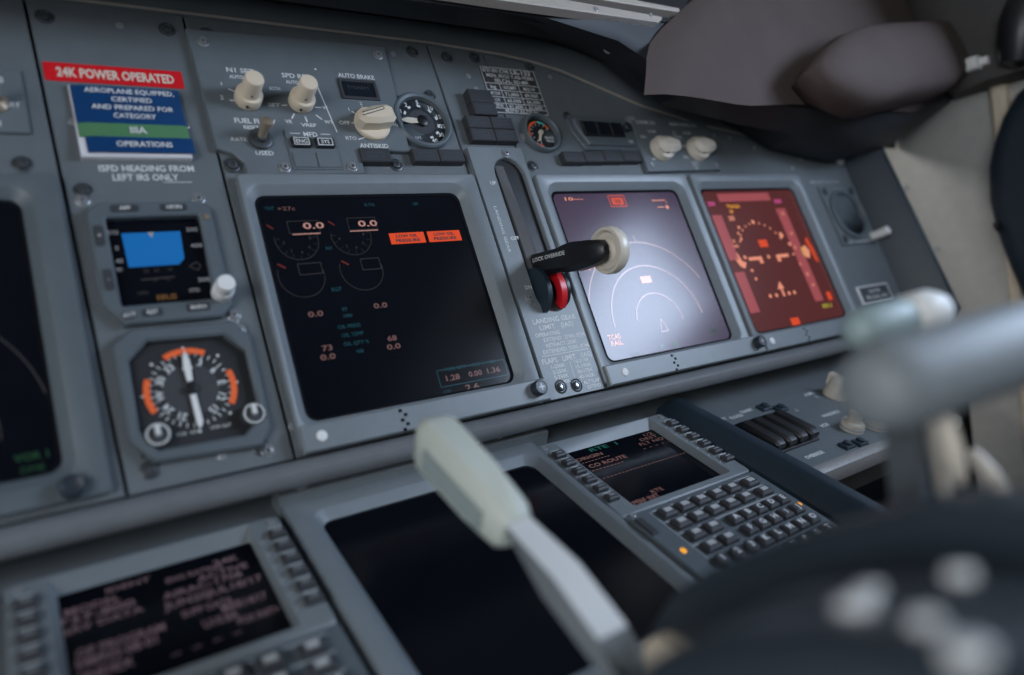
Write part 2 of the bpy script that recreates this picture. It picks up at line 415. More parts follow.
def B_green(m):
    m.text('VOR L', 306, -166.5, 3.6, Z, w=16, bold=1); m.quad(336, 342, -166, -162, Z); m.quad(354, 361, -166, -162, Z); m.text('DME 1', 417, -158, 4, Z, w=15, bold=1); m.line(410, -163, 425, -163, .7, Z)
gfx(sB, [('salmon', B_pink), ('lav', B_arcs), ('salmon', B_salm), ('redbox', B_box), ('dimgreen', B_green)])
m = MB(); m.text('TRK', 350.5, -12, 4, Z+.15, w=10, bold=1); part(m, 'screen_symbol', M['dial'], sB, smooth=False)

# --- attitude display (C), screen left 475
tC, sC = display(475, 462, 661, 'reddish brown attitude display right of the map display', None, 482, 541, (470.5, 664), scr='pfd')
def C_tape(m):
    m.poly([(502, -6), (594, -6), (594, -16), (502, -16)], Z); m.quad(480, 496, -32, -86, Z); m.quad(480, 496, -100, -147, Z)
    m.poly([(596, -27), (614, -27), (614, -146), (598, -146)], Z)
def C_sal(m):
    m.text('25', 511, -36.5, 5, Z, w=10, bold=2)
    for a in range(30, 151, 12): m.arc(546, -86, 41, 43.5, a-1.5, a+1.5, Z, 2)
    m.lathe((545, -42.5, Z-.2), [(2.6, 0), (2.6, .2)], 12)
    for x, y, r in ((586, -61, 3.6), (595, -73, 2.4), (602, -78, 2.2), (594, -86, 1.6), (547.5, -86, 2.3), (599, -99, 2.2), (604, -112, 2.6), (517, -48, 2), (513, -62, 2), (512, -55, 1.7), (507, -84, 2.3), (510, -100, 2), (511, -110, 2)): m.lathe((x, y, Z-.2), [(r, 0), (r, .2)], 10)
    m.poly([(512, -88.5), (512, -84.5), (535, -84.5), (535, -93), (529, -93), (529, -88.5)], Z); m.poly([(561, -93), (561, -84.5), (584, -84.5), (584, -88.5), (567, -88.5), (567, -93)], Z)
    for x in (523, 534, 557, 567): m.lathe((x, -131.5, Z-.2), [(2.3, 0), (2.3, .2)], 12)
    m.poly([(540, -125), (548, -116), (552, -125), (548, -125), (549, -134), (545, -134), (545, -125)], Z)
    m.poly([(492, -76), (497, -78), (500, -88), (506, -90), (500, -97), (494, -94), (490, -86)], Z); m.text('20', 499, -64, 4, Z, bold=1); m.text('CMD', 499, -70, 3.6, Z, bold=1)
    m.poly([(614, -79), (622, -76), (627, -84), (622, -93), (612, -90)], Z)
    for y in (-34, -60, -126): m.lathe((606, y, Z+.1), [(1.6, 0), (1.6, .2)], 10)
def C_mag(m):
    m.text('200', 487, -18, 5, Z, w=12, bold=2); m.text('4500', 606, -17.5, 5, Z, w=14, bold=2)
def C_amb(m):
    m.text('TO/GA', 522, -22, 4, Z, w=22, bold=1); m.text('29', 515, -28.5, 4, Z, bold=1)
def C_red(m):
    m.quad(540, 555, -74, -65, Z); m.quad(540, 555, -169, -160, Z); m.poly([(627, -70), (632, -66), (636, -84), (636, -100), (631, -96), (630, -84)], Z); m.quad(624, 632, -147, -137, Z)
def C_yel(m):
    m.text('STD 2', 616, -153, 4, Z, w=18, bold=2); m.outline([(612, -80), (619, -80), (619, -88), (612, -88)], 1.0, Z+.1)
gfx(sC, [('tape', C_tape), ('salmon', C_sal), ('magenta', C_mag), ('amber', C_amb), ('redbox', C_red), ('yellow', C_yel)])

# --- captain's display, cut by the left edge of the photo
tD, sD = display(-308, -326, -117, 'dark captain display with faint green text, cut off by the left edge', None, -316, -210, None, bez='bezel2')
def D_g(m): m.text('VOR 1', -152, -158, 4.2, Z, w=16, bold=1); m.text('DME', -152, -165, 3.6, Z, w=11)
def D_p(m): m.arc(-223, -141, 83.6, 84.4, 12, 150, Z, 50); m.arc(-223, -141, 58.6, 59.3, -5, 170, Z, 40)
def D_s(m): m.text('10', -155, -12, 4, Z); m.quad(-160, -152, -19, -16, Z)
gfx(sD, [('dimgreen', D_g), ('dimpink', D_s), ('grey', D_p)])
m = MB(); m.lathe((-136, -181, 7), [(6.4, -.5), (6.4, 6), (5.4, 7.5), (4.4, 7.1)], 24); part(m, 'knob', M['rubber'], tD)
# ================================================================== LEFT COLUMN
m = MB(); m.plate(rrect(-114, -29, 88, 102.5, .8, 2), 0, .5, .1)
t = thing('placard', 'red sticker reading 24K POWER OPERATED', 'placard', FP, (-71, 88, 0))
part(m, 'sticker_face', M['red'], t); m = MB(); m.text('24K POWER OPERATED', -71, 95.2, 7, .62, w=72, bold=2); part(m, 'lettering', M['ivory'], t)
t = thing('placard', 'blue and green card reading AEROPLANE EQUIPPED, under the red sticker', 'placard', FP, (-67, 26, 0))
m = MB(); m.loft([[(-102, y, z) for y, z in P_] if k == 0 else [(-35.5, y, z) for y, z in P_] for k, P_ in enumerate([[(25.6, .2), (25.6, 5), (26.4, 6), (52, 3.4), (56, 2.2), (80, 2.6), (82, 2), (82, .2)]]*2)])
part(m, 'backing_card', M['card'], t)
m = MB(); m.loft([[(-101, y, z), (-95, y, z+1.2), (-36, y, z+1.2), (-34.5, y, z+.4)] for y, z in ((51.5, 3.8), (66, 3), (81, 3.2))], False, False, False); part(m, 'upper_card', M['blue'], t, 'blue upper card')
m = MB(); m.loft([[(-101, y, z), (-95, y, z+1.6), (-36, y, z+1.6), (-34.5, y, z+.6)] for y, z in ((40.5, 5), (51.5, 3.8))], False, False, False); part(m, 'middle_strip', M['green'], t, 'green middle strip')
m = MB(); m.loft([[(-98, y, z), (-93, y, z+1.4), (-35, y, z+1.4), (-33, y, z+.6)] for y, z in ((28, 6.4), (40.5, 5.1))], False, False, False); part(m, 'lower_card', M['blue'], t, 'blue lower card')
m = MB()
for s, y, h, w in (('AEROPLANE EQUIPPED,', 77, 3.6, 55), ('CERTIFIED', 70.6, 3.6, 25), ('AND PREPARED FOR', 64.2, 3.6, 50), ('CATEGORY', 57.8, 3.6, 26)): m.text(s, -66, y, h, 5.4, w=w, bold=1)
m.text('IIIA', -66, 46, 5, 6.7, w=10, bold=1); m.text('OPERATIONS', -64, 34.4, 4, 7.9, w=34, bold=1)
part(m, 'lettering', M['ink'], t)
t.matrix_world = FP @ Matrix.Translation((-.067, .028, 0))
m = MB(); m.text('ISFD HEADING FROM', -64, 22.6, 4.6, .15, w=58, bold=1); m.text('LEFT IRS ONLY', -66, 15.8, 4.6, .15, w=40, bold=1); m.line(-56, 12, -38, 12, .5, .15)
solo(m, 'panel_lettering', M['ink'], 'white lettering ISFD HEADING FROM LEFT IRS ONLY under the blue card', 'lettering', FP, (-65, 20, 0))

# standby flight display
t = thing('standby_display', 'small square standby display with a bright blue sky field', 'display', FP, (-67, -46, 0))
po = [(-104, -72), (-94, -87), (-37, -88), (-30, -80), (-30, -10), (-36, -3.5), (-96, -3.5), (-104, -10)]
pi_ = [(-94, -74), (-93, -75), (-41, -75), (-40, -74), (-38, -15), (-39, -14), (-93, -14), (-94, -15)]
m = MB(); m.ring(po, pi_, -1, 7, 1.2, .6); part(m, 'bezel', M['bezel2'], t)
m = MB(); m.plate(rect(-95, -37.5, -76, -13), -1, .8, 0); s1 = part(m, 'screen', M['screen'], t)
m = MB(); m.poly([(-86, -23), (-85.5, -47), (-56, -47), (-52, -43), (-51, -23)], 1.0); part(m, 'sky_field', G['blue'], s1, smooth=False)
m = MB(); m.poly([(-71, -23), (-67, -23), (-69, -27)], 1.1); m.text('010', -90.5, -22, 3, 1.0, w=6); m.text('500', -43.5, -22, 3, 1.0, w=7); m.text('400', -43, -34, 3, 1.0, w=7); m.text('0', -90, -33, 3, 1.0); m.text('40', -90, -42, 3, 1.0); m.text('300', -43, -59, 3, 1.0, w=7)
m.text('30', -91, -48, 2.6, 1.0); m.text('STD', -50, -66, 2.6, 1.0); part(m, 'screen_symbol', G['dimw'], s1, smooth=False)
m = MB(); m.line(-80, -56, -60, -55.5, .8, 1.0); m.arc(-68, -62, 6, 6.5, 40, 140, 1.0); m.text('20', -76, -50, 2.4, 1.0); m.text('33', -70, -50, 2.4, 1.0); m.text('10', -62, -50, 2.4, 1.0); m.text('HPA', -80, -65, 2.4, 1.0); m.outline([(-50, -49), (-45, -46), (-43, -49), (-45, -52)], .6, 1.0); part(m, 'screen_symbol', G['grey'], s1, smooth=False)
m = MB(); m.text('IRS', -67, -69, 3.4, 1.0, w=12, bold=2); part(m, 'screen_symbol', G['dimamb'], s1, smooth=False)
for (x, y, w, h), s in (((-82, -8.5, 16, 5), 'APP'), ((-53, -8.5, 16, 5), 'HP/IN'), ((-99, -27, 5, 14), '+'), ((-98.5, -57, 5, 14), '-'), ((-78, -81, 12, 5), 'RST'), ((-91, -81.5, 8, 5), 'ATT'), ((-51, -80.5, 14, 5), 'BARO')):
    m = MB(); k = rrect(x-w/2, x+w/2, y-h/2, y+h/2, 1.5, 3); m.plate(k, 6.5, 8, .4); m.k = 1; m.text(s, x, y, 2.6, 8.1, bold=1)
    part(m, 'button', [M['block'], M['ink']], t)
m = MB(); m.lathe((-35, -72, 6), [(6.8, 0), (6.8, 8), (6, 9), (6, 16), (5.4, 18), (3, 18.4)], 28); part(m, 'knob', M['white'], t, 'white ribbed knob')
m = MB(); m.box(-36, -32, -18, -14, 7, 7.6, .2); part(m, 'light_sensor', M['brass'], t)
screws(t, [(-104, 2, 0), (-35, 1.5, 0), (-29, -86, 0)], SCRL)

t.matrix_world = FP @ Matrix.Translation((-.0685, -.0485, 0))
# radio magnetic indicator
t = thing('compass_indicator', 'round black compass dial with three orange arcs and two clear knobs', 'instrument', FP, (-66, -133, 0))
po = [(-105, -158), (-94, -173), (-33, -176), (-25, -165), (-25, -103), (-34, -91), (-94, -89), (-105, -98)]
pi_ = [(-99, -152), (-91, -166), (-42, -167), (-30, -157), (-30, -112), (-41, -100), (-86, -98), (-98, -109)]
m = MB(); m.ring(po, pi_, -1, 7, 1.5, .4); part(m, 'case', M['bezel2'], t)
m = MB(); m.plate(rect(-100, -29, -168, -97), -1, .5, 0); dl = part(m, 'dial_face', M['dial'], t)
CX, CY = -66, -132.5
RS = Matrix.Translation((CX, CY+1.5, 0)) @ Matrix.Diagonal((.87, .87, 1, 1)) @ Matrix.Translation((-CX, -CY, 0))
m = MB(); m.arc(CX, CY, 0, 19, 0, 360, .8, 40); m.xf(RS); part(m, 'dial_centre', M['dialhub'], dl)
m = MB()
for a in range(0, 360, 10): m.arc(CX, CY, 25 if a % 30 else 23.5, 28.2, a-.8+4, a+.8+4, .9, 1)
for a in range(0, 360, 45): m.arc(CX, CY, 30.5, 32.5, a-1.6, a+1.6, .9, 2)
for a, s in ((64, '3'), (34, '6'), (4, 'E'), (-26, '12'), (-56, '15'), (-86, 'S'), (-116, '21'), (-146, '24'), (-176, 'W'), (154, '30'), (124, '33')): m.text(s, CX+21*math.cos(R(a)), CY+21*math.sin(R(a)), 5, .9, bold=1, rot=a-90)
m.text('VOR  ADF', -74, -163.5, 2.4, .9); m.text('VOR ADF', -52, -163, 2.4, .9)
m.xf(RS); part(m, 'dial_marking', M['ink'], dl, smooth=False)
for a0, a1 in ((62, 118), (-32, 20), (157, 206)):
    m = MB(); m.loft([[(CX+r*math.cos(R(a0+(a1-a0)*k/14)), CY+r*math.sin(R(a0+(a1-a0)*k/14)), z) for r, z in ((26.8, .5), (26.8, 1.4), (31, 1.4), (31, .5))] for k in range(15)]); m.xf(RS); part(m, 'orange_arc', M['orange'], dl, 'orange heading arc')
m = MB(); m.plate([(-64.2, -127), (-63.4, -112), (-65.8, -103), (-68.6, -112), (-68.2, -127)], 2.2, 3, .2); m.plate([(-64, -137), (-63, -158), (-66, -163), (-67.5, -158), (-68, -137)], 2.2, 3, .2); m.plate([(-62.5, -118), (-66, -111), (-70, -118)], 2.3, 3.2, .2)
m.xf(RS); part(m, 'pointer', M['white'], dl, 'white double ended pointer')
m = MB(); m.lathe((CX, CY, .5), [(4, 0), (4, 3), (2, 3.4)], 18); m.xf(RS); part(m, 'hub', M['black'], dl)
for x, y in ((-90, -157), (-34, -155)):
    m = MB(); m.lathe((x, y, 3), [(7.4, -2), (7.4, 4), (6.4, 5)], 24); k_ = part(m, 'knob', M['dialhub'], t)
    m = MB(); m.ring(circle(x, y, 6.6, 24), circle(x, y, 5.6, 24), 7.6, 8.6, .3); m.box(x-1.4, x+1.4, y-1, y+5, 7.6, 11, .6); part(m, 'knob_pointer', M['ink'], k_)
screws(t, [(-29, -179, 0), (-31, -97, 4)], SCRL)

t.matrix_world = FP @ Matrix.Translation((-.0655, -.1365, 0))
# left switch panel
t = thing('light_switch', 'dark switch plate with a brass toggle at the far left edge', 'control unit', FP, (-160, 66, 0))
m = MB(); m.box(-190, -127, 46, 92, 0, 3, .6); part(m, 'panel_plate', M['plate'], t)
m = MB(); m.text('LIGHTS', -146, 84, 4, 3.1, bold=1); m.text('TEST', -146, 78, 3.2, 3.1); m.text('BRT', -134, 66, 3.2, 3.1, bold=1); m.text('DIM', -146, 52, 3.6, 3.1, bold=1); part(m, 'lettering', M['ink'], t)
m = MB(); m.lathe((-143, 66, 3), [(7, 0), (7, 2), (4, 5), (3, 5)], 20); m.tube([(-143, 66, 5), (-143, 67, 16), (-143, 68, 22)], [2, 3, 3.6]); part(m, 'toggle', M['brass'], t)

# ================================================================== BRAKE / N1 CONTROL PANEL
t = thing('brake_selector', 'grey control plate with two tall cream knobs and AUTO BRAKE selector', 'control unit', FP, (60, 75, 0))
p = [(-1, 14), (90, 16), (90, 38), (135, 37), (141, 141), (-20, 138), (-18, 36), (-8, 33), (-1, 25)]
m = MB(); m.plate(p, 0, 5, .8); part(m, 'panel_plate', M['plate'], t)
m = MB(); z = 5.1
m.text('N1 SET', 12, 104, 4, z, w=20, bold=1); m.text('AUTO', 8, 98, 3, z, w=10, bold=1); m.text('1', -4, 91, 3, z, bold=1); m.text('2', -6, 79, 3.4, z, bold=1); m.line(0, 87, 5, 84.5, .9, z); m.line(-1, 77, 5, 77, .9, z); m.text('BOTH', 35, 90, 2.8, z, w=8)
m.text('SPD REF', 54, 103, 4, z, w=22, bold=1); m.text('AUTO', 50, 97, 3, z, w=10, bold=1); m.text('SET', 31, 75, 3, z, w=9); m.line(37, 75, 41, 75.5, .9, z); m.text('V1', 71, 75, 3, z, bold=1); m.line(63, 75, 68, 75, .9, z)
m.text('WT', 71, 62, 3, z, bold=1); m.line(62, 68, 66, 64, 1, z); m.text('VREF', 54, 58.5, 3, z, w=12, bold=1); m.line(53.5, 61, 53, 66, 1.2, z); m.text('VR', 39, 61, 3, z, bold=1); m.line(42, 63.5, 45, 68, 1, z)
m.line(75.5, 53, 69, 99, .9, z); m.lathe((72, 111, z), [(.9, 0), (.9, .1)], 10)
m.text('FUEL FLOW', 14, 60, 4, z, w=30, bold=1); m.text('RESET', 10, 54.5, 3, z, w=11, bold=1); m.text('RATE', -1, 44, 3, z, w=11); m.text('USED', 15, 33, 3.4, z, w=13, bold=1)
m.text('MFD', 53, 49.5, 4, z+1, w=11, bold=1); m.line(37, 50, 45, 50, .6, z+1); m.line(61, 50, 69, 50, .6, z+1)
m.text('AUTO BRAKE', 106, 107.5, 4, z, w=32, bold=1); m.text('OFF', 84, 62, 3.4, z, w=9, bold=1); m.line(90, 62, 95, 62.5, .9, z); m.text('RTO', 86, 48, 3.2, z, w=9); m.line(92, 47, 98, 49, .9, z); m.text('1', 91, 75, 3, z, bold=1); m.line(93, 73, 97, 70, .9, z); m.text('2', 103, 81, 3, z, bold=1); m.line(103, 78, 104, 74, .9, z); m.text('MAX', 131, 62, 3, z)
m.text('ANTISKID', 104, 41.5, 3.8, z, w=25, bold=1)
part(m, 'lettering', M['ink'], t, smooth=False)
def tall_knob(x, y, lab):
    m = MB(); m.lathe((x, y, 5), [(9.4, 0), (9.8, 1), (9.8, 8), (9.2, 9.2), (7.4, 9.6), (7.0, 12), (6.9, 25), (6.3, 26.4), (4, 26.9)], 32)
    k = part(m, 'knob', M['cream'], t, lab)
    m = MB(); m.tube([(x-3, y-8, 10), (x-3, y-10.2, 10)], 1.1, 10); m.tube([(x-1, y-5, 19), (x-1, y-7.3, 19)], .8, 10); part(m, 'set_screw', M['block'], k)
tall_knob(12, 78, 'tall cream double knob under N1 SET'); tall_knob(52, 78, 'tall cream double knob under SPD REF')
m = MB(); m.lathe((14, 44, 5), [(8.5, 0), (8.5, 2.5), (7, 3.2), (4.5, 3.2), (4, 6)], 24); tg = part(m, 'toggle', M['screwd'], t)
m = MB(); m.tube([(14, 44, 9), (15, 46, 15), (16, 48, 21), (16.3, 48.6, 23), (16.4, 48.8, 24)], [3.4, 3.0, 4.8, 4.4, 2.2], 16); part(m, 'toggle_tip', M['brass'], tg, 'worn brass toggle tip')
m = MB(); m.box(33, 72, 19, 53, 5, 6, .4); part(m, 'switch_plate', M['plate'], t)
for x, s in ((43.5, 'ENG'), (62, 'SYS')):
    m = MB(); m.plate(rrect(x-7.6, x+7.6, 37, 46, 1.5, 3), 6, 9, .8); m.k = 1; m.outline(rect(x-5.6, x+5.6, 38.6, 44.4), .7, 9.1); m.text(s, x, 41.5, 3.2, 9.1, bold=1); part(m, 'button', [M['black'], M['ink']], t)
    m = MB(); m.plate(rect(x-8.8, x+8.8, 20.5, 33), 6, 7, .4); part(m, 'blank_cover', M['plate'], t)
m = MB(); m.ring(rect(88, 121, 84.5, 103.5), rect(90.5, 118.5, 87, 101), 5, 6.6, .4); m.k = 1; m.box(90, 119, 86.5, 101.5, 5, 5.6); m.k = 2; m.text('DISARM', 104.5, 96, 3, 5.7, w=18); part(m, 'indicator_window', [M['block'], M['dark_win'], M['block']], t)
# wedge selector
m = MB(); kx, ky = 107, 62
m.lathe((kx, ky-1, 5), [(15, 0), (15, 3), (14, 4)], 32)
hp = [(-17, -2.5), (-13, -7), (0, -8.5), (12, -8), (16, -5), (16, 5), (12, 8), (0, 8), (-12, 5), (-16, 2)]
ca, sa = math.cos(R(8)), math.sin(R(8)); hp = [(kx+x*ca-y*sa, ky+x*sa+y*ca) for x, y in hp]
m.plate(hp, 8, 22, 3.5)
ks = part(m, 'selector_knob', M['cream'], t, 'cream wedge shaped selector knob')
m = MB(); m.line(kx-14, ky-4, kx+5, ky+2.6, .8, 22.1); m.line(kx-14, ky-1.4, kx+4.2, ky+5.0, .8, 22.1); m.arc(kx+4.6, ky+3.8, .9, 1.7, -70, 110, 22.1, 8); part(m, 'pointer_line', M['block'], ks, smooth=False)
screws(t, [(-10, 127, 5), (132, 131, 5), (27, 21, 5), (80, 22, 5)], SCRL); screws(t, [(-9, 25, 1)], SCR)

# ------------------------------------------------------------------ flap gauge
def dial(name, label, cx, cy, r):
    t = thing(name, label, 'instrument', FP, (cx, cy, 0))
    m = MB(); m.lathe((cx, cy, 0), [(r*1.2, -1), (r*1.2, 4.5), (r*1.14, 6), (r*1.08, 6.2), (r*1.0, 5), (r*.97, .8)], 48); part(m, 'bezel_ring', M['bezel2'], t)
    m = MB(); m.lathe((cx, cy, 0), [(r*.99, -.5), (r*.99, .8)], 48); return t, part(m, 'dial_face', M['dial'], t)
t, dl = dial('flap_gauge', 'round black flap position gauge with a white teardrop needle', 157, 69, 23)
m = MB(); m.arc(157, 69, 0, 12, 0, 360, 1.0, 40); part(m, 'dial_centre', M['dialhub'], dl)
m = MB()
for a, s in ((180, 'UP'), (150, '1'), (122, '2'), (86, '5'), (48, '10'), (18, '15'), (-10, '25'), (-38, '30'), (-68, '40')):
    m.arc(157, 69, 15, 17, a-8, a+4, 1.1, 4); m.text(s, 157+19.6*math.cos(R(a)), 69+19.6*math.sin(R(a)), 4, 1.1, bold=1)
m.text('FLAPS', 147, 53, 2.8, 1.1)
part(m, 'dial_marking', M['ink'], dl, smooth=False)
m = MB(); m.plate([(157, 71), (157, 67), (144, 66), (139, 67.4), (136, 69), (139, 70.8), (144, 72)], 2.4, 3.2, .3); part(m, 'needle', M['ivory'], dl)
m = MB(); m.lathe((157, 69, .8), [(5, 0), (5, 3), (4, 3.6)], 20); part(m, 'hub', M['black'], dl)
screws(t, [(174, 97, 0)], SCR)
t, dl = dial('brake_pressure_gauge', 'small round brake pressure gauge with red and green arcs under the black data plate', 283, 62, 17.5)
m = MB(); m.arc(283, 62, 12, 14, 95, 195, 1.1); m.arc(283, 62, 12, 14, 25, 50, 1.1); m.arc(283, 62, 12.5, 14.5, -95, -130, 1.1); part(m, 'red_arc', M['orange'], dl, 'orange red arc'); m = MB(); m.arc(283, 62, 12, 14, 50, 92, 1.1); part(m, 'green_arc', M['cyanp'], dl, 'green arc')
m = MB()
for a in range(30, 260, 25): m.arc(283, 62, 9, 11.6, a-2, a+2, 1.1, 1)
m.text('BRAKE', 292, 58, 2.6, 1.1, bold=1); m.text('PRESS', 292, 54.5, 2.6, 1.1, bold=1); part(m, 'dial_marking', M['ink'], dl, smooth=False)
m = MB(); m.plate([(284.5, 64), (282, 65), (276.5, 53.5), (279, 53)], 2, 3, .2); m.lathe((283, 63, .8), [(2.4, 0), (2.4, 2.6)], 14); part(m, 'needle', M['ivory'], dl)
screws(t, [(262, 58, 0)], SCRL)

# ------------------------------------------------------------------ annunciator blocks (each one plugs in on its own)
def block(x0, x1, y0, y1, label, s1='', s2='', h=8, grp='dark annunciator lights'):
    t = thing('annunciator_light', label, 'warning light', FP, ((x0+x1)/2, (y0+y1)/2, 0), grp)
    m = MB(); m.box(x0, x1, y0, y1, -.2, h, .9); part(m, 'lamp_housing', M['block'], t)
    m = MB(); m.quad(x0+1.6, x1-1.6, y0+1.6, y1-1.6, h+.06); lens = part(m, 'lens', M['lens'], t)
    if s1:
        m = MB(); m.text(s1, (x0+x1)/2, (y0+y1)/2+(1.8 if s2 else 0), 2.2, h+.15, w=(x1-x0)*.62)
        if s2: m.text(s2, (x0+x1)/2, (y0+y1)/2-1.8, 2.2, h+.15, w=(x1-x0)*.62)
        part(m, 'lettering', M['shank'], lens)
block(89, 115, 25.5, 38, 'single dark warning light under the ANTISKID lettering', 'ANTISKID', 'INOP')
block(135.5, 159.5, 26.5, 38.5, 'left of two dark warning lights under the flap gauge', 'LE FLAPS', 'TRANSIT')
block(160.2, 184, 26.5, 38.5, 'right of two dark warning lights under the flap gauge', 'LE FLAPS', 'EXT')
block(209, 234, 87.5, 101, 'topmost dark gear light, upper half of the tall stack', '', '', 10)
block(209, 234, 74.6, 87, 'dark gear light second from the top of the stack', 'NOSE', 'GEAR', 10)
block(199, 224, 61.5, 73.8, 'upper left dark gear light of the square of four', 'LEFT', 'GEAR')
block(224.7, 249, 61.5, 73.8, 'upper right dark gear light of the square of four', 'RIGHT', 'GEAR')
block(199, 224, 48.5, 60.8, 'lower left dark gear light of the square of four', 'LEFT', 'GEAR')
block(224.7, 249, 48.5, 60.8, 'lower right dark gear light of the square of four', 'RIGHT', 'GEAR')
nm = ['first from the left', 'second from the left', 'third from the left', 'rightmost']
for k in range(4): block(296+k*25.6, 320.8+k*25.6, 27.5+k*.7, 39.5+k*.9, 'dark warning light, %s of four under the three window counter' % nm[k], ['SPEED BRAKE', 'SPEED BRAKE', 'YAW', 'STAB'][k], ['DO NOT ARM', 'EXTENDED', 'DAMPER', 'TRIM'][k])

# ------------------------------------------------------------------ data placard
t = thing('data_placard', 'black data plate with white table lettering at the panel top', 'placard', FP, (268, 108, 0))
m = MB(); m.plate(rect(237.5, 301.5, 83, 134.5), 0, .8, .2); part(m, 'plate', M['block'], t)
m = MB(); m.outline(rect(238.2, 300.8, 83.7, 133.8), .8, .95)
for y in (116, 108.5, 101, 94, 88.6): m.line(238, y, 301, y, .7, .95)
for x in (254, 276): m.line(x, 116, x, 88.6, .7, .95)
m.text('B737-800 (CFM)', 255, 130.6, 4.2, .95, w=30, bold=1); m.text('LR-133', 284, 130.6, 4.6, .95, w=24, bold=2)
m.text('MSN: 30123 Y-AB-YK881', 270, 125, 4, .95, w=55, bold=1); m.text('SELCAL: BD-MR', 270, 119.4, 4, .95, w=40, bold=1)
for y, row in ((112.2, ('kg', 'W/LIMIT', 'MAX W')), (104.8, ('MTOW', '71,000', '69,000')), (97.5, ('LW', '65,000', '66,300')), (91.3, ('ZFW', '61,600', '61,600'))):
    for x, s in zip((246, 265, 288), row): m.text(s, x, y, 3.6, .95, w=min(16, 2.6*len(s)+1), bold=1)
m.text('MZFW 62,732 kg', 270, 86.2, 3.4, .95, w=38, bold=1); part(m, 'lettering', M['ink'], t, smooth=False)

# ------------------------------------------------------------------ three window counter
t = thing('window_counter', 'small eight sided grey panel with three dark blue windows', 'instrument', FP, (364, 63, 0))
m = MB(); m.plate([(322, 66), (332, 45), (402, 45), (409, 54), (404, 76), (396, 84.5), (325, 84.5), (322, 80)], 0, 3, .6); m.plate([(327, 68), (336, 49), (400, 49), (405, 56), (400, 75), (393, 81), (331, 81), (327, 78)], 3, 6, 1); part(m, 'case', M['bezel2'], t)
for k in range(3):
    m = MB(); x = 333+k*18.6; m.box(x, x+17, 58, 75, 5.5, 8.5, 1.2); wn = part(m, 'window_frame', M['black'], t)
    m = MB(); m.quad(x+2, x+15, 60, 73, 8.56); part(m, 'window_lens', M['dark_win'], wn)
m = MB(); m.text('TEST', 394, 53.5, 3, 6.1, w=8, bold=1); part(m, 'lettering', M['ink'], t)
m = MB(); m.lathe((393, 69, 5), [(4.6, 0), (4.6, 6), (3.6, 7)], 18); part(m, 'push_button', M['rubber'], t)
screws(t, [(326, 84, 0)], SCR); screws(t, [(404, 77, 1)], SCRL)

# ------------------------------------------------------------------ display selector panel
t = thing('display_selector', 'grey panel with two cream pointer knobs above the map display', 'control unit', FP, (463, 52, 0))
m = MB(); m.plate([(404, 19), (521, 22), (528, 85), (407, 87)], 0, 5, .8); part(m, 'panel_plate', M['plate'], t)
m = MB(); m.text('LOWER DU', 428, 79, 4.2, 5.1, w=28, bold=1); m.text('MAIN PANEL DUs', 487, 79, 4.2, 5.1, w=44, bold=1); m.text('NORM', 432, 68, 3.4, 5.1, w=12, bold=1); m.text('NORM', 487, 68, 3.4, 5.1, w=12, bold=1); m.text('ENG', 416, 61, 3.2, 5.1, w=8, bold=1); m.text('PRI', 420, 34, 3, 5.1); m.text('ND', 470, 58, 3.2, 5.1); m.text('INBD', 472, 62.5, 3, 5.1); m.text('PFD', 474, 51, 3, 5.1); m.text('MFD', 470, 37, 3, 5.1); m.text('OUTBD', 482, 31, 3, 5.1, w=12)
m.outline([(463, 64), (467, 70), (469, 63)], .6, 5.1); m.outline([(476, 28), (480, 22), (484, 28)], .6, 5.1); part(m, 'lettering', M['ink'], t, smooth=False)
for x, y, lab in ((434, 45, 'left cream pointer knob'), (491, 46, 'right cream pointer knob')):
    m = MB(); m.lathe((x, y, 5), [(14, 0), (14, 6), (13, 8), (8, 9)], 32)
    hp = [(-13, -4), (-8, -9), (5, -9.5), (15, -7), (19, -4), (19, 3), (15, 7), (5, 10), (-8, 9), (-13, 4)]
    m.plate([(x+a, y+b_) for a, b_ in hp], 8, 21, 4); k = part(m, 'pointer_knob', M['ivory'], t, lab)
    m = MB(); m.tube([(x-2, y-7.5, 15), (x-2, y-9.8, 15)], 1.3, 10); part(m, 'set_screw', M['block'], k)
screws(t, [(411, 83, 5), (515, 28, 5), (413, 27, 5)], SMALL)

# ------------------------------------------------------------------ round instrument and placard on the right
t = thing('round_instrument', 'dark round instrument in a square plate at the right end of the panel', 'instrument', FP, (738, -42, 0))
m = MB(); m.plate(rect(698, 776, -82, 0), 0, 3, .6); part(m, 'mounting_plate', M['plate'], t)
m = MB(); m.lathe((736, -41, 3), [(35, -.5), (35, 2.5), (33, 4), (30, 4), (28.5, 1), (28.5, .4)], 44); part(m, 'bezel_ring', M['bezel2'], t)
m = MB(); m.lathe((736, -41, 3), [(29, -.4), (29, .4)], 44); part(m, 'face', M['dark_win'], t)
for x, y in ((706, -8), (766, -8), (706, -74)): 
    m = MB(); m.lathe((x, y, 3), [(5, -.2), (5, 1), (3, 1.6)], 16); part(m, 'screw', M['black'], t)
m = MB(); m.tube([(766, -74, 3), (770, -75, 16), (771, -75, 24), (771, -75, 25)], [5, 6, 6, 4], 18); part(m, 'knob', M['white'], t, 'white push knob')
m = MB(); m.text('CHR  DATE', 738, -4, 3.2, 3.1, w=20); m.text('SET  RUN/HLD', 736, -79, 4, 3.1, w=52, bold=1); m.text('MASTER CAUTION', 722, 8, 4, .2, w=64, bold=1); part(m, 'lettering', M['inkdim'], t)
t = thing('registration_placard', 'small black placard with white edge below the round instrument', 'placard', FP, (722, -148, 0))
m = MB(); m.plate(rect(687, 757, -161, -137), 0, 1.5, .3); part(m, 'plate', M['card'], t)
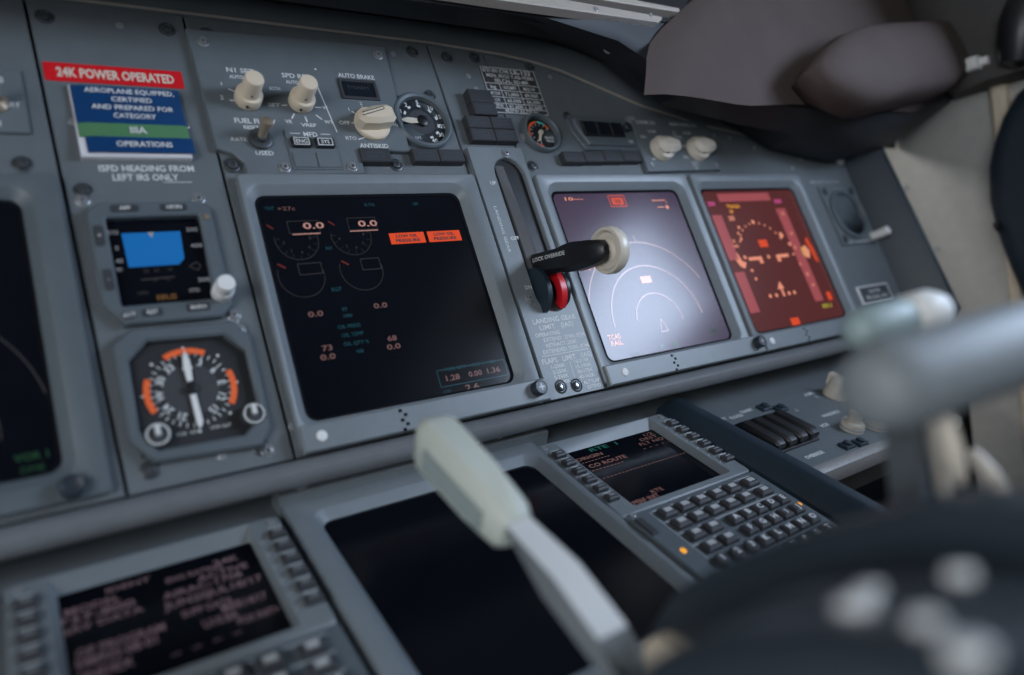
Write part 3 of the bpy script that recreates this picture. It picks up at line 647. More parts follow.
m = MB(); m.plate(rect(691, 754, -158.5, -139), 1.4, 1.8, .1); part(m, 'face', M['block'], t)
m = MB(); m.text('UR-PSA', 722, -145, 4, 1.95, w=26, bold=1); m.text('SELCAL: EQ', 722, -152.5, 4.4, 1.95, w=48, bold=1); part(m, 'lettering', M['ink'], t)
m = MB(); m.lathe((775, 40, 2), [(6, -2), (6, 2), (4, 4)], 16); solo(m, 'panel_screw', M['white'], 'pale round screw at the upper right corner of the panel', 'screw', FP, (775, 40, 0))

# ================================================================== LANDING GEAR LEVER
t = thing('landing_gear_lever', 'landing gear lever with black arm, pale wheel knob and red trigger', 'lever', FP, (222, -75, 0))
po = [(194, -191), (252, -191), (250, 43), (192, 43)]
def pill(x0, x1, y0, y1, n=8):
    r = (x1-x0)/2; c = (x0+x1)/2
    return [(c+r*math.cos(PI+PI*k/n), y0+r+r*math.sin(PI+PI*k/n)) for k in range(n+1)] + [(c+r*math.cos(PI*k/n), y1-r+r*math.sin(PI*k/n)) for k in range(n+1)]
hole = pill(213, 245, -117, 33)
cen = (229, -42)
# outer boundary resampled to the hole's vertex count by ray casting
def ray_out(px, py):
    dx, dy = px-cen[0], py-cen[1]; best = 1e9
    for i in range(4):
        (x1, y1), (x2, y2) = po[i-1], po[i]; ex, ey = x2-x1, y2-y1; d = dx*ey-dy*ex
        if abs(d) < 1e-9: continue
        k = ((x1-cen[0])*ey-(y1-cen[1])*ex)/d; s = ((x1-cen[0])*dy-(y1-cen[1])*dx)/d
        if k > 0 and -1e-6 <= s <= 1+1e-6: best = min(best, k)
    return (cen[0]+dx*best, cen[1]+dy*best)
def insert_corners(h):
    # put a hole vertex on each line to a plate corner so the corners are kept
    out = []
    import itertools
    for i in range(len(h)):
        out.append(h[i])
        a, b2 = h[i], h[(i+1) % len(h)]
        for c in po:
            dx, dy = c[0]-cen[0], c[1]-cen[1]; ex, ey = b2[0]-a[0], b2[1]-a[1]; d = dx*ey-dy*ex
            if abs(d) < 1e-9: continue
            k = ((a[0]-cen[0])*ey-(a[1]-cen[1])*ex)/d; s = ((a[0]-cen[0])*dy-(a[1]-cen[1])*dx)/d
            if k > 0 and .001 < s < .999: out.append((a[0]+s*ex, a[1]+s*ey))
    return out
hole = insert_corners(hole); outer = [ray_out(*q) for q in hole]
m = MB(); m.loft([[(x, y, 0) for x, y in outer], [(x, y, 5) for x, y in outer], [(x, y, 5) for x, y in inset(hole, -1)], [(x, y, 4.2) for x, y in hole], [(x, y, -2) for x, y in hole]], False, False)
part(m, 'lever_plate', M['bezel'], t)
m = MB(); m.plate(hole, -2, .35, 0); part(m, 'slot_floor', M['black'], t)
# guide running down the slot
m = MB(); m.loft([[(x, 26-142*k/10, z) for x, z in ((217, .3), (217, 1.4+2.6*math.sin(PI*k/10)), (222+6*k/10, 2.2+3.4*math.sin(PI*k/10)), (227+9*k/10, .8), (227+9*k/10, .3))] for k in range(11)]); part(m, 'slot_guide', M['riser'], t)
m = MB(); z = 5.1
m.text('UP', 207, 7, 3.4, z, bold=1); m.text('OFF', 211, -47, 3.4, z, w=9, bold=1); m.text('DN', 208, -93, 3.4, z, bold=1); m.text('LANDING GEAR', 201, -38, 3, z, w=44, rot=-90)
for s, x, y, h, w in (('LANDING GEAR', 224, -124, 4.4, 46), ('LIMIT   (IAS)', 224, -130, 4.2, 36), ('OPERATING', 212, -136, 3.4, 26), ('EXTEND  270K-.82M', 228, -141, 3.4, 44), ('RETRACT 235K', 223, -146, 3.4, 33), ('EXTENDED 320K-.82M', 226, -151, 3.4, 49), ('FLAPS   LIMIT   (IAS)', 224, -159, 4.4, 53)): m.text(s, x, y, h, z, w=w, bold=1)
m.line(199, -154.5, 249, -154.5, .6, z); m.line(225, -162, 225, -180, .6, z)
for k, (a, b2) in enumerate((('1-250K', '10-210K'), ('2-250K', '15-195K'), ('5-250K', '30-175K'), ('25-190K', '40-162K'))): m.text(a, 212, -164.5-k*4.6, 3.2, z, w=15, bold=1); m.text(b2, 238, -163.5-k*4.6, 3.2, z, w=17, bold=1)
m.text('230K ALT FLAP', 236, -182.5, 3.2, z, w=28, bold=1); m.text('EXTEND', 242, -187, 3.2, z, w=15, bold=1)
part(m, 'lettering', M['ink'], t, smooth=False)
screws(t, [(231, 37, 5), (205.5, -103, 5)], SCRL); screws(t, [(208, -182, 5), (224, -183.5, 5)], SCR)
# half disc and red trigger
def fan(x0, x1, yc, z0, r, a0, a1, ri=0, n=16):
    pts = [(yc+r*math.cos(R(a0+(a1-a0)*k/n)), z0+r*math.sin(R(a0+(a1-a0)*k/n))) for k in range(n+1)]
    pts += [(yc+ri*math.cos(R(a1+(a0-a1)*k/n)), z0+ri*math.sin(R(a1+(a0-a1)*k/n))) for k in range(n+1)] if ri else []
    b = MB(); b.loft([[(x0, y, z) for y, z in pts], [(x0+.8, y, z) for y, z in pts], [(x1, y, z) for y, z in pts]]); return b
part(fan(214.5, 219, -97, 1, 21, 0, 180), 'hub_plate', M['navy'], t, 'dark half round hub plate')
part(fan(239, 242, -97, 1, 17, 0, 180), 'hub_plate', M['black'], t)
part(fan(232, 238, -97, -4, 22, 20, 150, 14), 'trigger', M['redp'], t, 'red trigger')
S = Vector((229, -73, 2)); be = R(17); D = Vector((0, -math.sin(be), math.cos(be)))
A = Vector((1, 0, 0)); B_ = D.cross(A)
AX = Matrix((A, B_, D)).transposed()
m = MB(); sec = lambda k, w, h: [S + D*k + A*x*w + B_*y*h for x, y in ((-1, -.62), (-.62, -1), (.62, -1), (1, -.62), (1, .62), (.62, 1), (-.62, 1), (-1, .62))]
m.loft([sec(0, 9, 10), sec(36, 9, 10), sec(40, 9.5, 11), sec(52, 9.5, 12), sec(60, 9, 11.4), sec(74, 7.4, 10), sec(84, 6, 8), sec(88, 3, 4)]); arm = part(m, 'lever_arm', M['black'], t, 'black lever arm')
i0 = MB(); i0.text('LOCK OVERRIDE', 0, 0, 3.2, 0, w=44, bold=1)
# lettering lies on the arm's upper left face
i0.xf(Matrix.Translation(S + D*27 - A*9.75 + B_*4.4) @ Matrix((D, -B_ if B_.z < -9 else B_, D.cross(B_))).transposed().to_4x4()); part(i0, 'lettering', M['ink'], arm, smooth=False)
WC = S + D*80 + A*9
WX = Matrix((B_, D, A)).transposed()
m = MB(); m.lathe(WC, [(2, -7), (5.6, -6.6), (6.4, -2), (9, -.5), (14, -1), (16, -3.6), (18.2, -3.4), (18.8, -1.5), (18.8, 4), (17.6, 6.4), (12, 7.6), (4, 8)], 44, WX); part(m, 'wheel_knob', M['ivory'], t, 'pale translucent looking wheel knob')
# ================================================================== LOWER PANEL (frame FL)
m = MB(); m.plate([(-420, -230), (338, -230), (338, -6), (840, -6), (840, 56), (-420, 56)], -14, -2, .6); solo(m, 'lower_console', M['panel'], 'sloping grey lower panel sheet under the rail, holding the lower screens', 'panel', FL, (-40, -230, -14))
# lower display
t = thing('lower_display', 'large dark blank display behind the speedbrake lever', 'display', FL, (80, -85, 0), 'lower panel screens')
m = MB(); po = rrect(-24, 180, -192, 20, 3, 5); p1 = rrect(-11, 171, -181, 6, 12, 5); p2 = rrect(-5, 165, -175, 0, 8, 5)
m.loft([[(x, y, -2) for x, y in po], [(x, y, 6) for x, y in po], [(x, y, 7) for x, y in inset(po, 1)], [(x, y, 7) for x, y in inset(p1, -1)], [(x, y, 6.4) for x, y in p1], [(x, y, 1) for x, y in p2], [(x, y, -1) for x, y in p2]], False, False)
part(m, 'bezel', M['bezel'], t)
m = MB(); m.plate(rect(-6, 166, -176, 1), -2, .3, 0); part(m, 'screen', M['screen'], t)
m = MB(); m.box(-25, 195, 19, 36, -2, 14, 1.2); part(m, 'upper_bar', M['bezel'], t)
m = MB(); m.lathe((150, 27, 14), [(3.8, -.3), (3.8, .5), (2.8, .9)], 18); part(m, 'light_sensor', M['white'], t, 'white round sensor dot')
m = MB(); m.lathe((-8, 28, 14), [(6.5, -.5), (6.5, 7), (5, 8.4)], 20); part(m, 'knob', M['screw'], t)

def cdu(x0, label, keyed):
    """control display unit; x0 = left edge of its screen"""
    t = thing('control_display_unit', label, 'keyboard unit', FL, (x0+50, -100, 0), 'keyboard display units')
    L_, R_ = x0-23, x0+121
    n0, n1 = 5, 11
    po = [(L_, -222), (R_, -222), (R_, -86), (R_-2, 6), (R_-8, 12), (L_+8, 12), (L_, 4), (L_, -86)]
    # upper face with the recessed screen
    sc0 = rrect(x0, x0+101, -80, 1, 1.5, 2); sc1 = rrect(x0-3, x0+106, -84, 11, 2, 2)
    m = MB()
    face = [(L_+1, -89), (R_-1, -89), (R_-1, 8), (L_+1, 8)]
    m.loft([[(x, y, -2) for x, y in rrect(L_, R_, -90, 12, 3, 2)], [(x, y, n0+1) for x, y in rrect(L_, R_, -90, 12, 3, 2)], [(x, y, n0+2) for x, y in rrect(L_+1, R_-1, -89, 11, 3, 2)],
            [(x, y, n0+2) for x, y in rrect(x0-4, x0+103, -84, 10, 2, 2)], [(x, y, .4) for x, y in sc0], [(x, y, -2) for x, y in sc0]], False, False)
    part(m, 'screen_bezel', M['bezel'], t)
    m = MB(); m.plate(rect(x0-1, x0+102, -81, 2), -2, .2, 0); s = part(m, 'screen', M['screen'], t)
    m = MB(); m.plate([(L_, -222), (R_, -222), (R_, -91), (L_, -91)], -2, n0+2, .8)
    m.box(L_+2, L_+10, -218, -96, 6, 10, 1); part(m, 'keyboard_base', M['bezel2'], t)
    m = MB(); zz = n0+2.05
    for y in (-95, -108.4, -121.8, -135.2): m.line(x0+2, y, x0+112 if y > -125 else x0+40, y, 1.0, zz)
    m.line(x0+1, -95, x0+1, -149, 1.0, zz)
    for k in range(6): m.line(x0+104, -11-k*12.2, x0+109, -8-k*12.2, .8, zz)
    part(m, 'key_outline', M['inkdim'], t, smooth=False)
    for k in range(6):
        for x in (x0-13.5, x0+115):
            m = MB(); y = -8-k*12.4
            m.box(x-5, x+5, y-3.6, y+3.6, n0+1, n0+6, 1.2); m.k = 1; m.box(x-4, x+4, y+3.9, y+6.2, n0+1, n0+4.5, .6); m.line(x-2.6, y, x+2.6, y, .9, n0+6.1)
            part(m, 'line_select_key', [M['block'], M['inkdim']], t)
    def key(x, y, w, h, leg, lens=True):
        m = MB(); m.plate(rect(x-w/2, x+w/2, y-h/2, y+h/2), n0+1.5, n0+6.5, 1.5); m.k = 1; zk = n0+6.6
        if lens: m.quad(x-w*.26, x+w*.26, y-h*.2, y+h*.24, zk)
        else: m.text(leg, x, y, h*.5, zk, bold=2)
        part(m, 'key', [M['block'], M['keylens'] if lens else M['ink']], t)
    xs = [x0+11+k*17.6 for k in range(5)]
    for r_, y in enumerate((-102, -115)):
        for x in xs: key(x, y, 13, 9.5, '')
        key(x0+102, y-1, 13, 9, '')
    for y in (-128.5, -142):
        for x in xs[:2]: key(x, y, 13, 9.5, '')
    al = 'ABCDEFGHIJKLMNOPQRSTUVWXYZ'
    for i in range(30):
        c = i % 5; r_ = i // 5
        key(x0+51+c*13.7, -129.5-r_*12.9, 10.4, 9.4, (al+'/ _<')[i] if i < 30 else '', False)
    for i, d in enumerate('123456789.0+'):
        c = i % 3; r_ = i // 3
        m = MB(); x, y = x0+6+c*15, -155.5-r_*12.9
        m.lathe((x, y, n0+1.5), [(5.3, 0), (5.3, 4), (4.2, 5)], 20); m.k = 1; m.text(d, x, y, 4.6, n0+6.6, bold=2); part(m, 'key', [M['block'], M['ink']], t, 'round number key')
    for x, y in ((L_+14, -136), (x0+115, -139)):
        m = MB(); m.lathe((x, y, n0+2), [(2.4, -.3), (2.4, .8), (1.4, 1.6)], 12); part(m, 'amber_light', G['amber'], t, 'small amber light')
    for x, y in ((L_+6, 6), (R_-6, 6), (L_+10, -92)):
        inst(SMALL, 'rivet', t, (x, y, n0+2))
    m = MB(); m.box(L_+3, L_+9, -118, -100, 10, 12, .6); part(m, 'side_key', M['block'], t)
    return t, s
tR, sR = cdu(199, 'keyboard unit right of the blank lower display, with dotted line on its dark screen', True)
def R_t(m): m.text('RTE  1', 238, -3.5, 4.4, .4, w=30, bold=1)
def R_a(m):
    m.text('ORIGIN', 216, -11, 4, .4, w=28, bold=1); m.text('CO ROUTE', 226, -22.5, 4.4, .4, w=40, bold=1)
    for k in range(9): m.quad(204+k*3.4, 206+k*3.4, -16.8, -16, .4); m.quad(204+k*3.9, 206.6+k*3.9, -28.8, -28, .4)
    m.text('1/2', 290, -3.6, 3.6, .4, w=10); m.text('DEST', 286, -8.6, 3.6, .4, w=20); m.text('FLT NO', 284, -14.2, 4, .4, w=28); m.text('- - - - -', 284, -20, 4, .4, w=32)
    for k in range(24): m.quad(201+k*4.1, 203.4+k*4.1, -40.6, -39.8, .4)
    m.text('<PERF INIT', 216, -75, 4.4, .4, w=30, bold=1); m.text('RTE', 234, -70, 4, .4, w=12)
gfx(sR, [('teal', R_t), ('dimpink', R_a)])
tL, sL = cdu(-150, 'blurred keyboard unit at the lower left corner with rows of pink text on screen', False)
def L_p(m):
    for s, x, y, w, h in (('IDENT', -117, -6, 22, 4), ('MODEL', -135, -14, 26, 5), ('737-800', -134, -21, 36, 5.5), ('NAV DATA', -133, -28, 40, 4.5), ('ENG RATING', -84, -12, 30, 4.2), ('24K', -66, -9, 14, 5), ('ACTIVE', -70, -18, 28, 5), ('AIRAC-1708', -82, -24, 42, 5), ('JUN20JUL18/17', -78, -32, 52, 5.5),
                          ('OP PROGRAM', -126, -46, 40, 5.5), ('548925-08-01', -129, -53, 36, 6), ('SUPP DATA', -84, -42, 26, 5), ('MAR14/17', -66, -47, 24, 6), ('<INDEX', -136, -62, 26, 6), ('U10.8A', -80, -54, 18, 6), ('POS INIT>', -62, -60, 22, 5), ('- - - -', -90, -67, 34, 3)): m.text(s, x, y, h, .4, w=w, bold=1)
gfx(sL, [('lavd', L_p)])
# divider ridge right of the keyboard unit
m = MB(); Lp = []
for y, du, hz in ((18, 0, 14), (10, 0, 20), (-40, 2, 22), (-120, 8, 23), (-225, 12, 24)):
    x = 320.5+du*.3
    Lp.append([(x, y, -14), (x+.5, y, 8), (x+9+du*.4, y, hz-1.5), (x+12+du*.4, y, hz), (x+20+du*.4, y, hz), (x+22+du*.4, y, hz-2), (x+24+du*.4, y, -14)])
m.loft(Lp); solo(m, 'divider_ridge', M['navy'], 'dark blue sloping divider wall right of the keyboard unit', 'panel trim', FL, (330, -225, -14))

# first officer's lower right panel
t = thing('side_console', 'grey shelf panel with black paddle switches and cream knobs at the lower right', 'control unit', FL, (490, -110, -4))
m = MB(); m.plate([(343, -104), (640, -104), (640, -6.5), (343, -6.5)], -6, 0, .6); part(m, 'panel_plate', M['plate'], t)
m = MB(); prf = [(-104, 0), (-108, 0), (-113, -2), (-116, -7), (-116, -14), (-110, -18), (-104, -18)]
m.loft([[(x, y, z) for y, z in prf] for x in (343, 400, 500, 640)]); part(m, 'front_edge', M['wood'], t, 'worn speckled front edge')
m = MB(); m.loft([[(343, -106, -16), (343, -70, -16), (343, -70, -60), (343, -96, -60)], [(640, -106, -16), (640, -70, -16), (640, -70, -60), (640, -96, -60)]]); part(m, 'skirt', M['riser'], t)
for k in range(4):
    x = 376+k*16.5
    m = MB(); m.loft([[(x-a, -31, z0) for a, z0 in ((6, 0), (6, 4), (4, 6), (-4, 6), (-6, 4), (-6, 0))], [(x-a, -38, z0) for a, z0 in ((6.6, 0), (6.6, 10), (4.6, 13), (-4.6, 13), (-6.6, 10), (-6.6, 0))], [(x-a, -74, z0) for a, z0 in ((6.6, 6), (6.6, 11), (4.6, 14), (-4.6, 14), (-6.6, 11), (-6.6, 6))], [(x-a, -79, z0) for a, z0 in ((5.4, 7), (5.4, 10), (3.6, 11.6), (-3.6, 11.6), (-5.4, 10), (-5.4, 7))]])
    part(m, 'paddle_switch', M['black'], t, 'black paddle switch')
m = MB(); m.box(362, 436, -78, -30, 0, 3, .6); part(m, 'switch_well', M['block'], t)
m = MB()
for x, y, s, w in ((362, -13, 'PANEL', 22), (376, -12, 'LIGHT', 20), (398, -14, 'FLOOD', 18), (418, -10, 'CHART', 18), (362, -20, 'OFF', 14), (408, -92, 'OVERRIDE', 26), (518, -12, 'AIR', 16), (536, -56, 'FOOT', 18), (470, -62, 'ICE', 12), (530, -60, 'SHIELD', 20), (500, -50, 'WINDSHIELD', 30)): m.text(s, x, y, 4, .1, w=w, bold=2)
part(m, 'lettering', M['ink'], t, smooth=False)
for x, y in ((440, -14), (455, -22), (452, -96), (470, -98)):
    m = MB(); m.box(x-7, x+7, y-5, y+5, 0, 3, .8); m.lathe((x, y, 3), [(3.6, 0), (3.6, 2), (2, 2.4)], 12); part(m, 'latch', M['navy'], t)
m = MB(); m.lathe((546, -26, 0), [(13, 0), (13, 4), (11.5, 8), (9.5, 16), (6, 20), (2, 21)], 28); m.box(543.4, 548.6, -40, -13, 8, 23, 2); part(m, 'dome_knob', M['ivory'], t, 'tall cream dome knob')
for x, y in ((490, -78), (520, -86)):
    m = MB(); m.lathe((x, y, 0), [(11, 0), (11, 7), (10, 8.4), (6.4, 8.8), (6.4, 17), (5.6, 19), (2, 19.4)], 28); k = part(m, 'double_knob', M['ivory'], t, 'small grey white double knob')
    m = MB(); m.ring(circle(x, y, 11.3, 28), circle(x, y, 10.4, 28), 2, 4, .3); part(m, 'knurled_band', M['inkdim'], k)
screws(t, [(600, -20, 0), (520, -20, 0), (470, -30, 0)], SMALL)

# ================================================================== GLARESHIELD (frame FP)
t = thing('glareshield', 'dark glareshield hanging over the panel top with brown padded front', 'glareshield', FP, (300, 200, 40))
# padded front
def lv(v):
    T = [(20, 326), (47, 334), (74, 343), (96, 357), (118, 385), (157, 444), (300, 660)]
    for (a, x), (c, y) in zip(T, T[1:]):
        if a <= v <= c: return x + (y-x)*(v-a)/(c-a)
    return T[-1][1]
def bv(u):
    T = [(300, 47), (318, 46), (395, 43), (467, 38), (554, 46), (678, 46), (800, 50), (880, 72), (946, 98)]
    for (a, x), (c, y) in zip(T, T[1:]):
        if a <= u <= c: return x + (y-x)*(u-a)/(c-a)
    return T[-1][1]
m = MB(); Lp = []
NS = 26
for j in range(NS+1):
    s = j/NS; col = []
    ub = 334 + (946-334)*s
    v0 = bv(ub)
    for q in range(15):
        tt = q/14; v = v0 + (290-v0)*tt
        ul = lv(v); u = ul + (946-ul)*s
        edge = min(1, s*9); bul = math.sqrt(max(0, 1-(1-edge)**2)); low = math.sqrt(max(0, 1-(1-min(1, tt*7))**2))
        n = 90 + 6*min(bul, 1) + 6*low + 4*math.sin(u*.011)*tt + 3*math.sin(tt*3.0)
        col.append((u, v, n))
    back = [(u+45, v+30, 72) for u, v, n in reversed(col)]
    Lp.append(col + back)
m.loft(Lp); part(m, 'padded_front', M['pad'], t, 'brown grey padded front', ang=60)
# pillow at the right end
oc = [(530, 58), (562, 82), (605, 104), (657, 121), (735, 137), (811, 150), (880, 162), (930, 168), (944, 150), (938, 108), (884, 81), (832, 60), (760, 46), (688, 34), (640, 24), (606, 22), (580, 28), (548, 38)]
cx = sum(p[0] for p in oc)/len(oc); cy = sum(p[1] for p in oc)/len(oc)
def sc2(k, z, dz=0): return [(cx+(x-cx)*k, cy+(y-cy)*k, z) for x, y in oc]
m = MB(); m.loft([sc2(.93, 104), sc2(1.0, 126), sc2(.99, 138), sc2(.94, 145), sc2(.84, 150), sc2(.6, 154), sc2(.3, 156)]); part(m, 'end_pad', M['pad'], t, 'bulging padded end piece', ang=70)
# underside
m = MB(); Lp = []
for u, vm, ve in ((-420, 150, 112), (-150, 150, 112), (100, 148, 114), (250, 147, 118), (330, 132, 104), (372, 110, 78), (401, 68, 56), (513, 50, 50), (614, 41, 46), (727, 24, 44), (819, 34, 48), (900, 62, 66), (946, 86, 80)):
    o_ = out_v(min(u, 830)) + (0 if u < 800 else 0)
    Lp.append([(u, o_+6, -2), (u, max(o_-.5, vm-8) if u < 600 else vm+6, 12), (u, vm, 50), (u, ve, 88), (u, ve+12, 96), (u, o_+60, 90), (u, o_+60, -2)])
m.loft(Lp); part(m, 'underside', M['under'], t, 'dark underside', ang=50)
for k, (v0, v1, ue) in enumerate(((116, 126.5, 384), (133, 141, 415))):
    m = MB(); m.loft([[(u, v0+dv, 92), (u, v0+dv, 101), (u, v0+dv+1, 102), (u, v1, 102), (u, v1, 92)] for u, dv in ((-420, -8), (200, -1), (ue-6, 4), (ue, 8 if k == 0 else 5))]); part(m, 'metal_strip', M['tan'], t, 'tan metal edge strip')
m = MB(); m.box(-420, 430, 128, 134, 70, 96, 1); m.box(-420, 440, 142, 220, 40, 97, 2); part(m, 'control_box', M['black'], t)
for u, v, n in ((370, 126, 102), (300, 122, 102)): inst(SMALL, 'rivet', t, (u, v, n))
for u, v, n in ((283, 137, 62), (345, 118, 60)): inst(SCRL, 'screw', t, (u, v, n))
# fitting at the right end of the glareshield
m = MB(); m.xf(Matrix.Identity(4)); m.box(-8, 8, -7, 7, 0, 22, 3); m.box(-5, 5, -16, -6, 2, 14, 2)
fit = solo(m, 'wall_fitting', M['white'], 'small white fitting on the sidewall beside the glareshield end', 'fitting', Matrix.Translation((.885, -.12, 1.128)) @ Matrix.Rotation(-PI/2, 4, 'Y'), (0, 0, 0))

# ================================================================== COCKPIT SHELL (world, mm)
def wall_open(name, mk, plane, holes, span, thick=40):
    """wall with rectangular openings, cut into strips"""
    m = MB(); (a0, a1), (z0, z1) = span
    ys = sorted({a0, a1} | {h[0] for h in holes} | {h[1] for h in holes}); zs = sorted({z0, z1} | {h[2] for h in holes} | {h[3] for h in holes})
    for i in range(len(ys)-1):
        for j in range(len(zs)-1):
            yc, zc = (ys[i]+ys[i+1])/2, (zs[j]+zs[j+1])/2
            if any(h[0] < yc < h[1] and h[2] < zc < h[3] for h in holes): continue
            if plane[0] == 'x': m.add([(plane[1]+dx, y, z) for dx in (0, thick) for y, z in ((ys[i], zs[j]), (ys[i+1], zs[j]), (ys[i+1], zs[j+1]), (ys[i], zs[j+1]))], [(0, 1, 2, 3), (4, 5, 6, 7), (0, 1, 5, 4), (1, 2, 6, 5), (2, 3, 7, 6), (3, 0, 4, 7)])
            else: m.add([(y, plane[1]+dx, z) for dx in (0, thick) for y, z in ((ys[i], zs[j]), (ys[i+1], zs[j]), (ys[i+1], zs[j+1]), (ys[i], zs[j+1]))], [(0, 1, 2, 3), (4, 5, 6, 7), (0, 1, 5, 4), (1, 2, 6, 5), (2, 3, 7, 6), (3, 0, 4, 7)])
    return solo(m, name, mk, None, None, FW, (0, 0, 0), kind='structure', smooth=False)
WR = (-1160, -410, 1110, 1450)
wall_open('wall_right', M['wall'], ('x', 950), [WR], ((-2200, 900), (0, 1800)))
WLh = (-1650, -550, 840, 1380)
wall_open('wall_left', M['lining'], ('x', -830), [WLh], ((-2200, 900), (0, 1800)))
wall_open('wall_back', M['ceil'], ('y', -2240), [], ((-830, 990), (0, 1800)))
WF = (-700, 850, 1330, 1700)
wall_open('wall_front', M['under'], ('y', 560), [WF], ((-830, 990), (0, 1800)))
m = MB(); m.box(-830, 990, -2240, 600, 1800, 1840); solo(m, 'ceiling', M['ceil'], None, None, FW, (0, 0, 1800), kind='structure')
m = MB(); m.box(-830, 990, -2240, 600, -40, 0); solo(m, 'floor', M['floor'], None, None, FW, (0, 0, 0), kind='structure')
m = MB(); m.box(345, 905, -60, -40, 0, 706); solo(m, 'footwell_shade_sheet', M['gap'], None, None, FW, (600, -50, 0), kind='structure')  # added black sheet standing in for the darkness of the footwell
def win(n, x, h):
    m = MB(); y0, y1, z0, z1 = h
    for a, b2, c, d in ((y0, y1, z0, z0+22), (y0, y1, z1-22, z1), (y0, y0+22, z0+22, z1-22), (y1-22, y1, z0+22, z1-22)): m.box(x-5, x+44, a, b2, c, d, 2)
    solo(m, 'window_%d' % n, M['rubber'], None, None, FW, (x, y0, z0), kind='structure')
win(1, 950, WR); win(2, -834, WLh)
m = MB(); x0, x1, z0, z1 = WF
for a, b2, c, d in ((x0, x1, z0, z0+20), (x0, x1, z1-20, z1), (x0, x0+20, z0, z1), (x1-20, x1, z0, z1), (60, 100, z0, z1)): m.box(a, b2, 556, 604, c, d, 2)
solo(m, 'window_3', M['rubber'], None, None, FW, (x0, 556, z0), kind='structure')
# sidewall details
m = MB(); m.loft([[(950, -108, z), (940, -109, z), (935, -114, z), (935, -122, z), (940, -128, z), (950, -130, z)] for z in (0, 500, 1000, 1110)]); solo(m, 'trim_lit_edge', M['warm'], None, None, FW, (945, -112, 0), kind='structure')  # tan trim strip, its warm tone also paints the lit fold of the wall
m = MB(); m.loft([[(950, -62-k*1.5, z), (900, -86-k*1.2, z), (880, -130-k, z), (880, -300, z), (950, -300, z)] for k, z in ((0, 1105), (-30, 1135), (-34, 1180), (-36, 1300), (-38, 1450), (-40, 1798))])
solo(m, 'trim_3', M['pillar'], None, None, FW, (915, -180, 1105), kind='structure')
# dark blue moulded liner
m = MB(); Lp = []
for z, yf, d in ((815, -141, 34), (830, -134, 48), (870, -124, 56), (905, -116, 58), (920, -113, 58), (958, -109, 58), (1000, -112, 58), (1030, -120, 56), (1060, -132, 50), (1085, -146, 38), (1098, -158, 20)):
    Lp.append([(950, yf+2, z), (950-d*.7, yf, z), (950-d*.94, yf-8, z), (950-d, yf-24, z), (950-d, -480, z), (950, -480, z)])
m.loft(Lp); t = thing('sidewall_liner', 'dark blue moulded liner on the sidewall at the right edge', 'wall liner', FW, (920, -300, 950))
part(m, 'liner_body', M['liner'], t, ang=50)
m = MB(); m.lathe((896, -118, 922), [(7, 0), (7, 6), (4, 8)], 16, Matrix.Rotation(R(70), 3, 'X')); part(m, 'stud', M['black'], t, 'round black stud')
m = MB(); m.xf(Matrix.Identity(4)); m.lathe((870, -176, 1150), [(4, -44), (18, -38), (24, -15), (24, 12), (18, 34), (4, 42)], 22, Matrix.Rotation(R(12), 3, 'X')); solo(m, 'hand_grip', M['black'], 'black rounded grip on the pillar at the upper right corner', 'handle', FW, (880, -160, 1150))
for y, z, lab in ((16, 1001, 'small screw on the pale sidewall right of the panel'), (-20, 905, 'faint screw on the pale sidewall lower down'), (-12, 770, 'faint screw near the foot of the pale sidewall')):
    m = MB(); m.lathe((950, y, z), [(4.4, -.5), (4.4, 1.2), (3, 1.8), (1.4, .8)], 16, Matrix.Rotation(-PI/2, 3, 'Y')); solo(m, 'wall_screw', M['screw'], lab, 'screw', FW, (950, y, z))

# ================================================================== PEDESTAL (world, mm)
m = MB(); pf = [(-264, 0), (-264, 640), (-280, 700), (-305, 752), (-328, 780), (-350, 795), (-382, 811), (-410, 823), (-432, 831), (-455, 833), (-520, 830), (-600, 800), (-700, 740), (-1000, 700), (-1000, 0)]
t = thing('throttle_quadrant', 'dark pedestal housing under the levers at the lower right', 'pedestal', FW, (80, -450, 0))
pg = [(y, z-44 if z > 645 else z) for y, z in pf]
m.loft([[(43, y, z-2) for y, z in pf], [(45, y, z) for y, z in pf], [(62, y, z) for y, z in pf], [(65, y, z-2) for y, z in pf]])
m.loft([[(64, y, z) for y, z in pg], [(64.1, y, z) for y, z in pg], [(186, y, z) for y, z in pg], [(190, y, z-3) for y, z in pg]]); part(m, 'housing', M['rubber'], t)
m = MB(); m.box(14, 44, -1000, -270, 0, 690, 3); part(m, 'side_ledge', M['rubber'], t)
for x in (84, 112, 168):
    m = MB(); m.loft([[(x-4, y, z-1) for y, z in pg[3:11]], [(x-4, y, z+1) for y, z in pg[3:11]], [(x+4, y, z+1) for y, z in pg[3:11]], [(x+4, y, z-1) for y, z in pg[3:11]]], True, True); part(m, 'lever_slot', M['gap'], t)
for x in (98, 136):
    m = MB(); m.loft([[(x-6, y, z-1) for y, z in pg[4:11]], [(x-6, y, z+1) for y, z in pg[4:11]], [(x+6, y, z+1) for y, z in pg[4:11]], [(x+6, y, z-1) for y, z in pg[4:11]]]); part(m, 'scale_strip', M['lever'], t)
